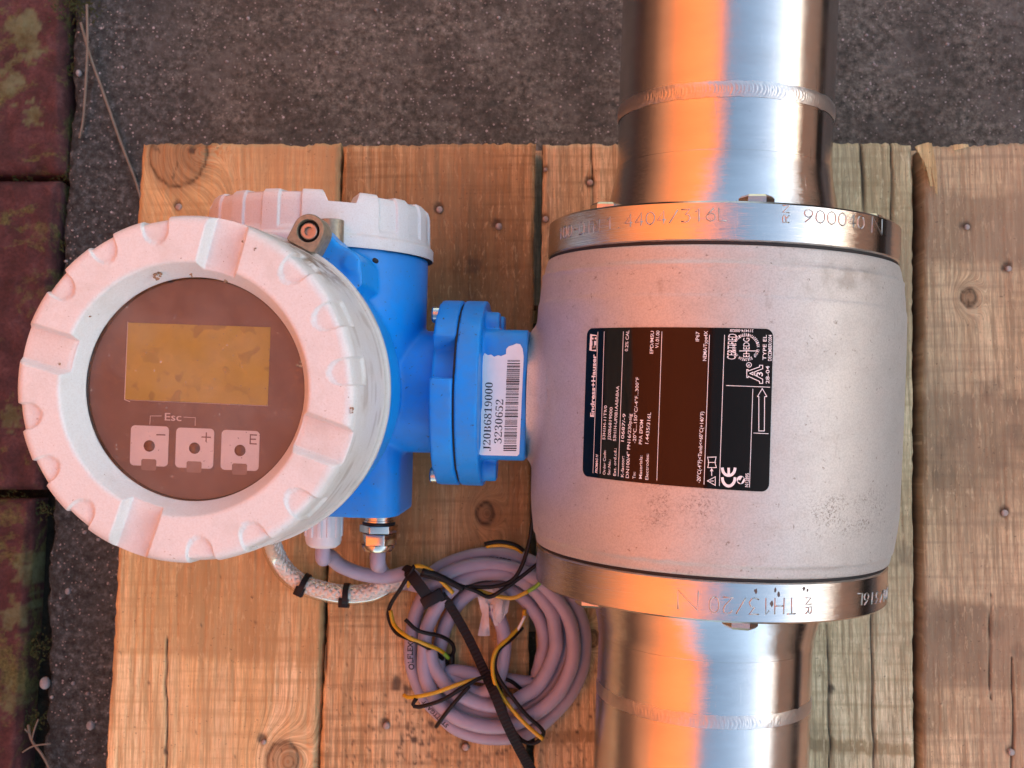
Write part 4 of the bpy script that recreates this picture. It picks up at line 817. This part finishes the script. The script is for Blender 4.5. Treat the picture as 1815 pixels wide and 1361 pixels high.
# flat serrated tie round the coil
st = thing('cable_tie', 'long dark brown cable tie strapped round the coil with its tail hanging', 'cable tie', tuple(pw(770, 1040, D)))
wp = catmull([pw(x, y, D + h) for x, y, h in ((722, 1032, 3), (722, 1012, 16), (728, 1018, 22), (745, 1040, 23), (762, 1062, 19), (776, 1070, 8))], 1.5)
part('band', sweep(wp, np.array([(-3.2, -.7), (3.2, -.7), (3.2, .7), (-3.2, .7)])), STRAP, st, False)
tl = catmull([pw(x, y, D + h) for x, y, h in ((782, 1054, 17), (800, 1078, 13), (830, 1130, 10), (856, 1185, 13), (876, 1228, 24), (895, 1275, 24), (918, 1322, 18), (945, 1372, 8), (975, 1430, 3))], 1.1)
wd_ = np.linspace(2.5, 3.0, len(tl)); t_, s_, b_ = frames(tl); tooth = .25 * (np.arange(len(tl)) % 2)
v = np.stack([tl - s_ * wd_[:, None] - b_ * .7, tl + s_ * wd_[:, None] - b_ * .7, tl + s_ * wd_[:, None] + b_ * .7, tl + s_ * wd_[:, None] * .72 + b_ * (.7 + tooth)[:, None], tl - s_ * wd_[:, None] * .72 + b_ * (.7 + tooth)[:, None], tl - s_ * wd_[:, None] + b_ * .7], 1)
part('tail', (v.reshape(-1, 3), grid_faces(len(tl), 6, True)), STRAP, st, False)
hd = pw(768, 1060, D + 20); hx = unit(pw(790, 1050, D) - pw(750, 1072, D)); hy = np.cross(V(0, 0, 1), hx)
part('head', bevelled(prism([(-7, -3.2), (6, -3.2), (6, 3.2), (-7, 3.2)], planar(hd, hx, hy, V(0, 0, 1)), -3, 2.6), .7), BLACK, st, auto=40)
# clear sheathed braided strap
bc = thing('earthing_strap', 'clear sheathed braided earthing strap curving out below the display cover', 'cable', tuple(pw(560, 1035, D)))
bpth = catmull([pw(470, 930, D + 40), pw(478, 955, D + 26), pw(487, 982, D + 15), pw(505, 1012, D + 9), pw(532, 1034, D + 8), pw(570, 1048, D + 8), pw(612, 1055, D + 8), pw(655, 1052, D + 8), pw(690, 1038, D + 8), pw(720, 1030, D + 6)], .8)
t_, s_, b_ = frames(bpth); cum = np.r_[0, np.cumsum(np.linalg.norm(np.diff(bpth, axis=0), axis=1))]; bs_ = []
inner = bpth - s_ * 1.0 + b_ * .5
for sg in (1, -1):
    for k in range(7):
        a = sg * cum / 5.0 + k * 2 * math.pi / 7; rr_ = 3.5 + .22 * np.cos(cum * 2.7 + k * math.pi); bs_.append(sweep(inner + (rr_ * np.cos(a))[:, None] * s_ + (rr_ * np.sin(a))[:, None] * b_, circ(1.45, 6, .5)))
part('braid', join(*bs_), BRAID, bc); part('braid_core', sweep(inner, circ(3.1, 12)), BRAID, bc)
part('clear_sheath', sweep(bpth, circ(5.6, 20), cap=False), SHEATH, bc)
for (x, y), (x1, y1), (x2, y2) in (((540, 1036), (545, 1018), (531, 1048)), ((614, 1052), (620, 1034), (609, 1068))):
    i = int(np.argmin(np.linalg.norm(bpth - pw(x, y, D + 8), axis=1))); c = bpth[i]; ti = t_[i]; si = s_[i]
    a = np.linspace(0, 2 * np.pi, 25)[:-1]; ringp = np.array([c + 6.1 * (math.cos(q) * si + math.sin(q) * V(0, 0, 1)) for q in a])
    rv = np.concatenate([ringp + ti * 1.6, ringp - ti * 1.6, c + (ringp - c) * 1.15 - ti * 1.6, c + (ringp - c) * 1.15 + ti * 1.6]); n = 24
    rf = [[m_ * n + j, m_ * n + (j + 1) % n, ((m_ + 1) % 4) * n + (j + 1) % n, ((m_ + 1) % 4) * n + j] for m_ in range(4) for j in range(n)]
    h0 = pw(x2, y2, D + 11); hd = bevelled(prism([(-2.8, -2.6), (2.8, -2.6), (2.8, 2.6), (-2.8, 2.6)], planar(h0, ti, si, V(0, 0, 1)), -2.4, 2.6), .6)
    part('cable_tie', join((rv, rf), hd), BLACK, bc, auto=40)

# ------------------------------------------------------------------ dry stems, moss, small debris on the ground
def stem(name, label, segs):
    t = thing(name, label, 'twig', tuple(pw(*segs[0][0][:2], 0)))
    for pts, r in segs_iter(segs): part('stalk', tube([pw(x, y, h) for x, y, h in pts], r, 3, 8), TWIG, t)
def segs_iter(segs): return [(s_, .9 if i == 0 else .55) for i, s_ in enumerate(segs)]
stem('dry_twig', 'thin dry stem slanting across the dark concrete to the pallet corner', [[(143, 40, 8), (160, 100, 7), (178, 150, 6), (192, 190, 5), (215, 255, 4), (240, 320, 3), (252, 360, 3)]])
stem('grass_straw', 'thin pale straw hanging straight down beside the slanting stem', [[(154, 8, 14), (155, 60, 13), (154, 110, 11), (151, 165, 8), (147, 215, 4), (141, 245, 3)]])
stem('weed', 'small dead forked weed in the gap beside the bricks at bottom left', [[(50, 1285, 1), (56, 1312, 6), (75, 1338, 9), (92, 1370, 10)], [(56, 1312, 6), (62, 1290, 9), (68, 1275, 10)], [(40, 1333, 6), (60, 1322, 9), (90, 1318, 10)], [(52, 1300, 4), (44, 1292, 6)]])
mv, n0 = [], 0
def tuft(px, py, r, n, h0=-6):
    out = []
    for _ in range(n):
        c = pw(px, py, 0) + V(random.gauss(0, r), random.gauss(0, r), 0); c[2] = h0 + random.uniform(0, 5); a = random.random() * 6.28; l = random.uniform(1, 3); d = V(math.cos(a), math.sin(a), random.uniform(.2, 1)) * l; s_ = V(-math.sin(a), math.cos(a), 0) * l * .25
        out.append(([c - s_, c + s_, c + d], [[0, 1, 2]]))
    return out
ms = []
for x, y, r, n in ((140, 4, 9, 420), (118, 120, 4, 90), (110, 300, 4, 120), (98, 430, 4, 140), (62, 905, 4, 120), (55, 1150, 5, 160), (48, 1280, 5, 160), (40, 310, 6, 60), (20, 878, 6, 60)): ms += tuft(x, y, r, n, 0 if y < 20 else -8)
o = part('moss', join(*ms), MOSS, None, False); tag(o, kind='stuff')
pb = []
for k in range(70):
    px, py = (random.uniform(150, 900), random.uniform(0, 235)) if k < 34 else ((random.uniform(1490, 1815), random.uniform(0, 235)) if k < 48 else (random.uniform(85, 190), random.uniform(180, 1361)))
    c = pw(px, py, .5); r = random.uniform(.5, 1.5); a = np.linspace(0, 6.283, 8)[:-1]
    pb.append(lathe([(r, -.6), (r * .95, .1), (r * .6, r * .5), (.02, r * .62)], c, V(1, .1, 0), V(-.1, random.uniform(.7, 1), 0), V(0, 0, 1), 9, (False, True)))
o = part('gravel', join(*pb), mat_plain('pale_gravel', (.40, .37, .36), .7, 0, .6, 30), None); tag(o, kind='stuff')
for x, y, r in ((79, 1211, 3.4), (160, 1286, 2.6), (139, 129, 1.9), (120, 1048, 1.8)):
    c = pw(x, y, 1); o = part('pebble', lathe([(r, -1.5), (r, .2), (r * .7, r * .5), (.02, r * .7)], c, V(1, .1, 0), V(-.1, 1.2, 0), V(0, 0, 1), 14, (False, True)), mat_plain('pale_pebble', (.36, .36, .36), .6, 0, .4, 200))
    tag(o, {79: 'pale pebble on the slab edge beside the bricks', 160: 'small flat pale pebble on the slab near the bottom of the pallet', 139: 'tiny pale pebble near the top of the slab edge beside the straw', 120: 'tiny pale pebble below the display cover on the slab'}[x], 'pebble', 'pebbles on the slab')
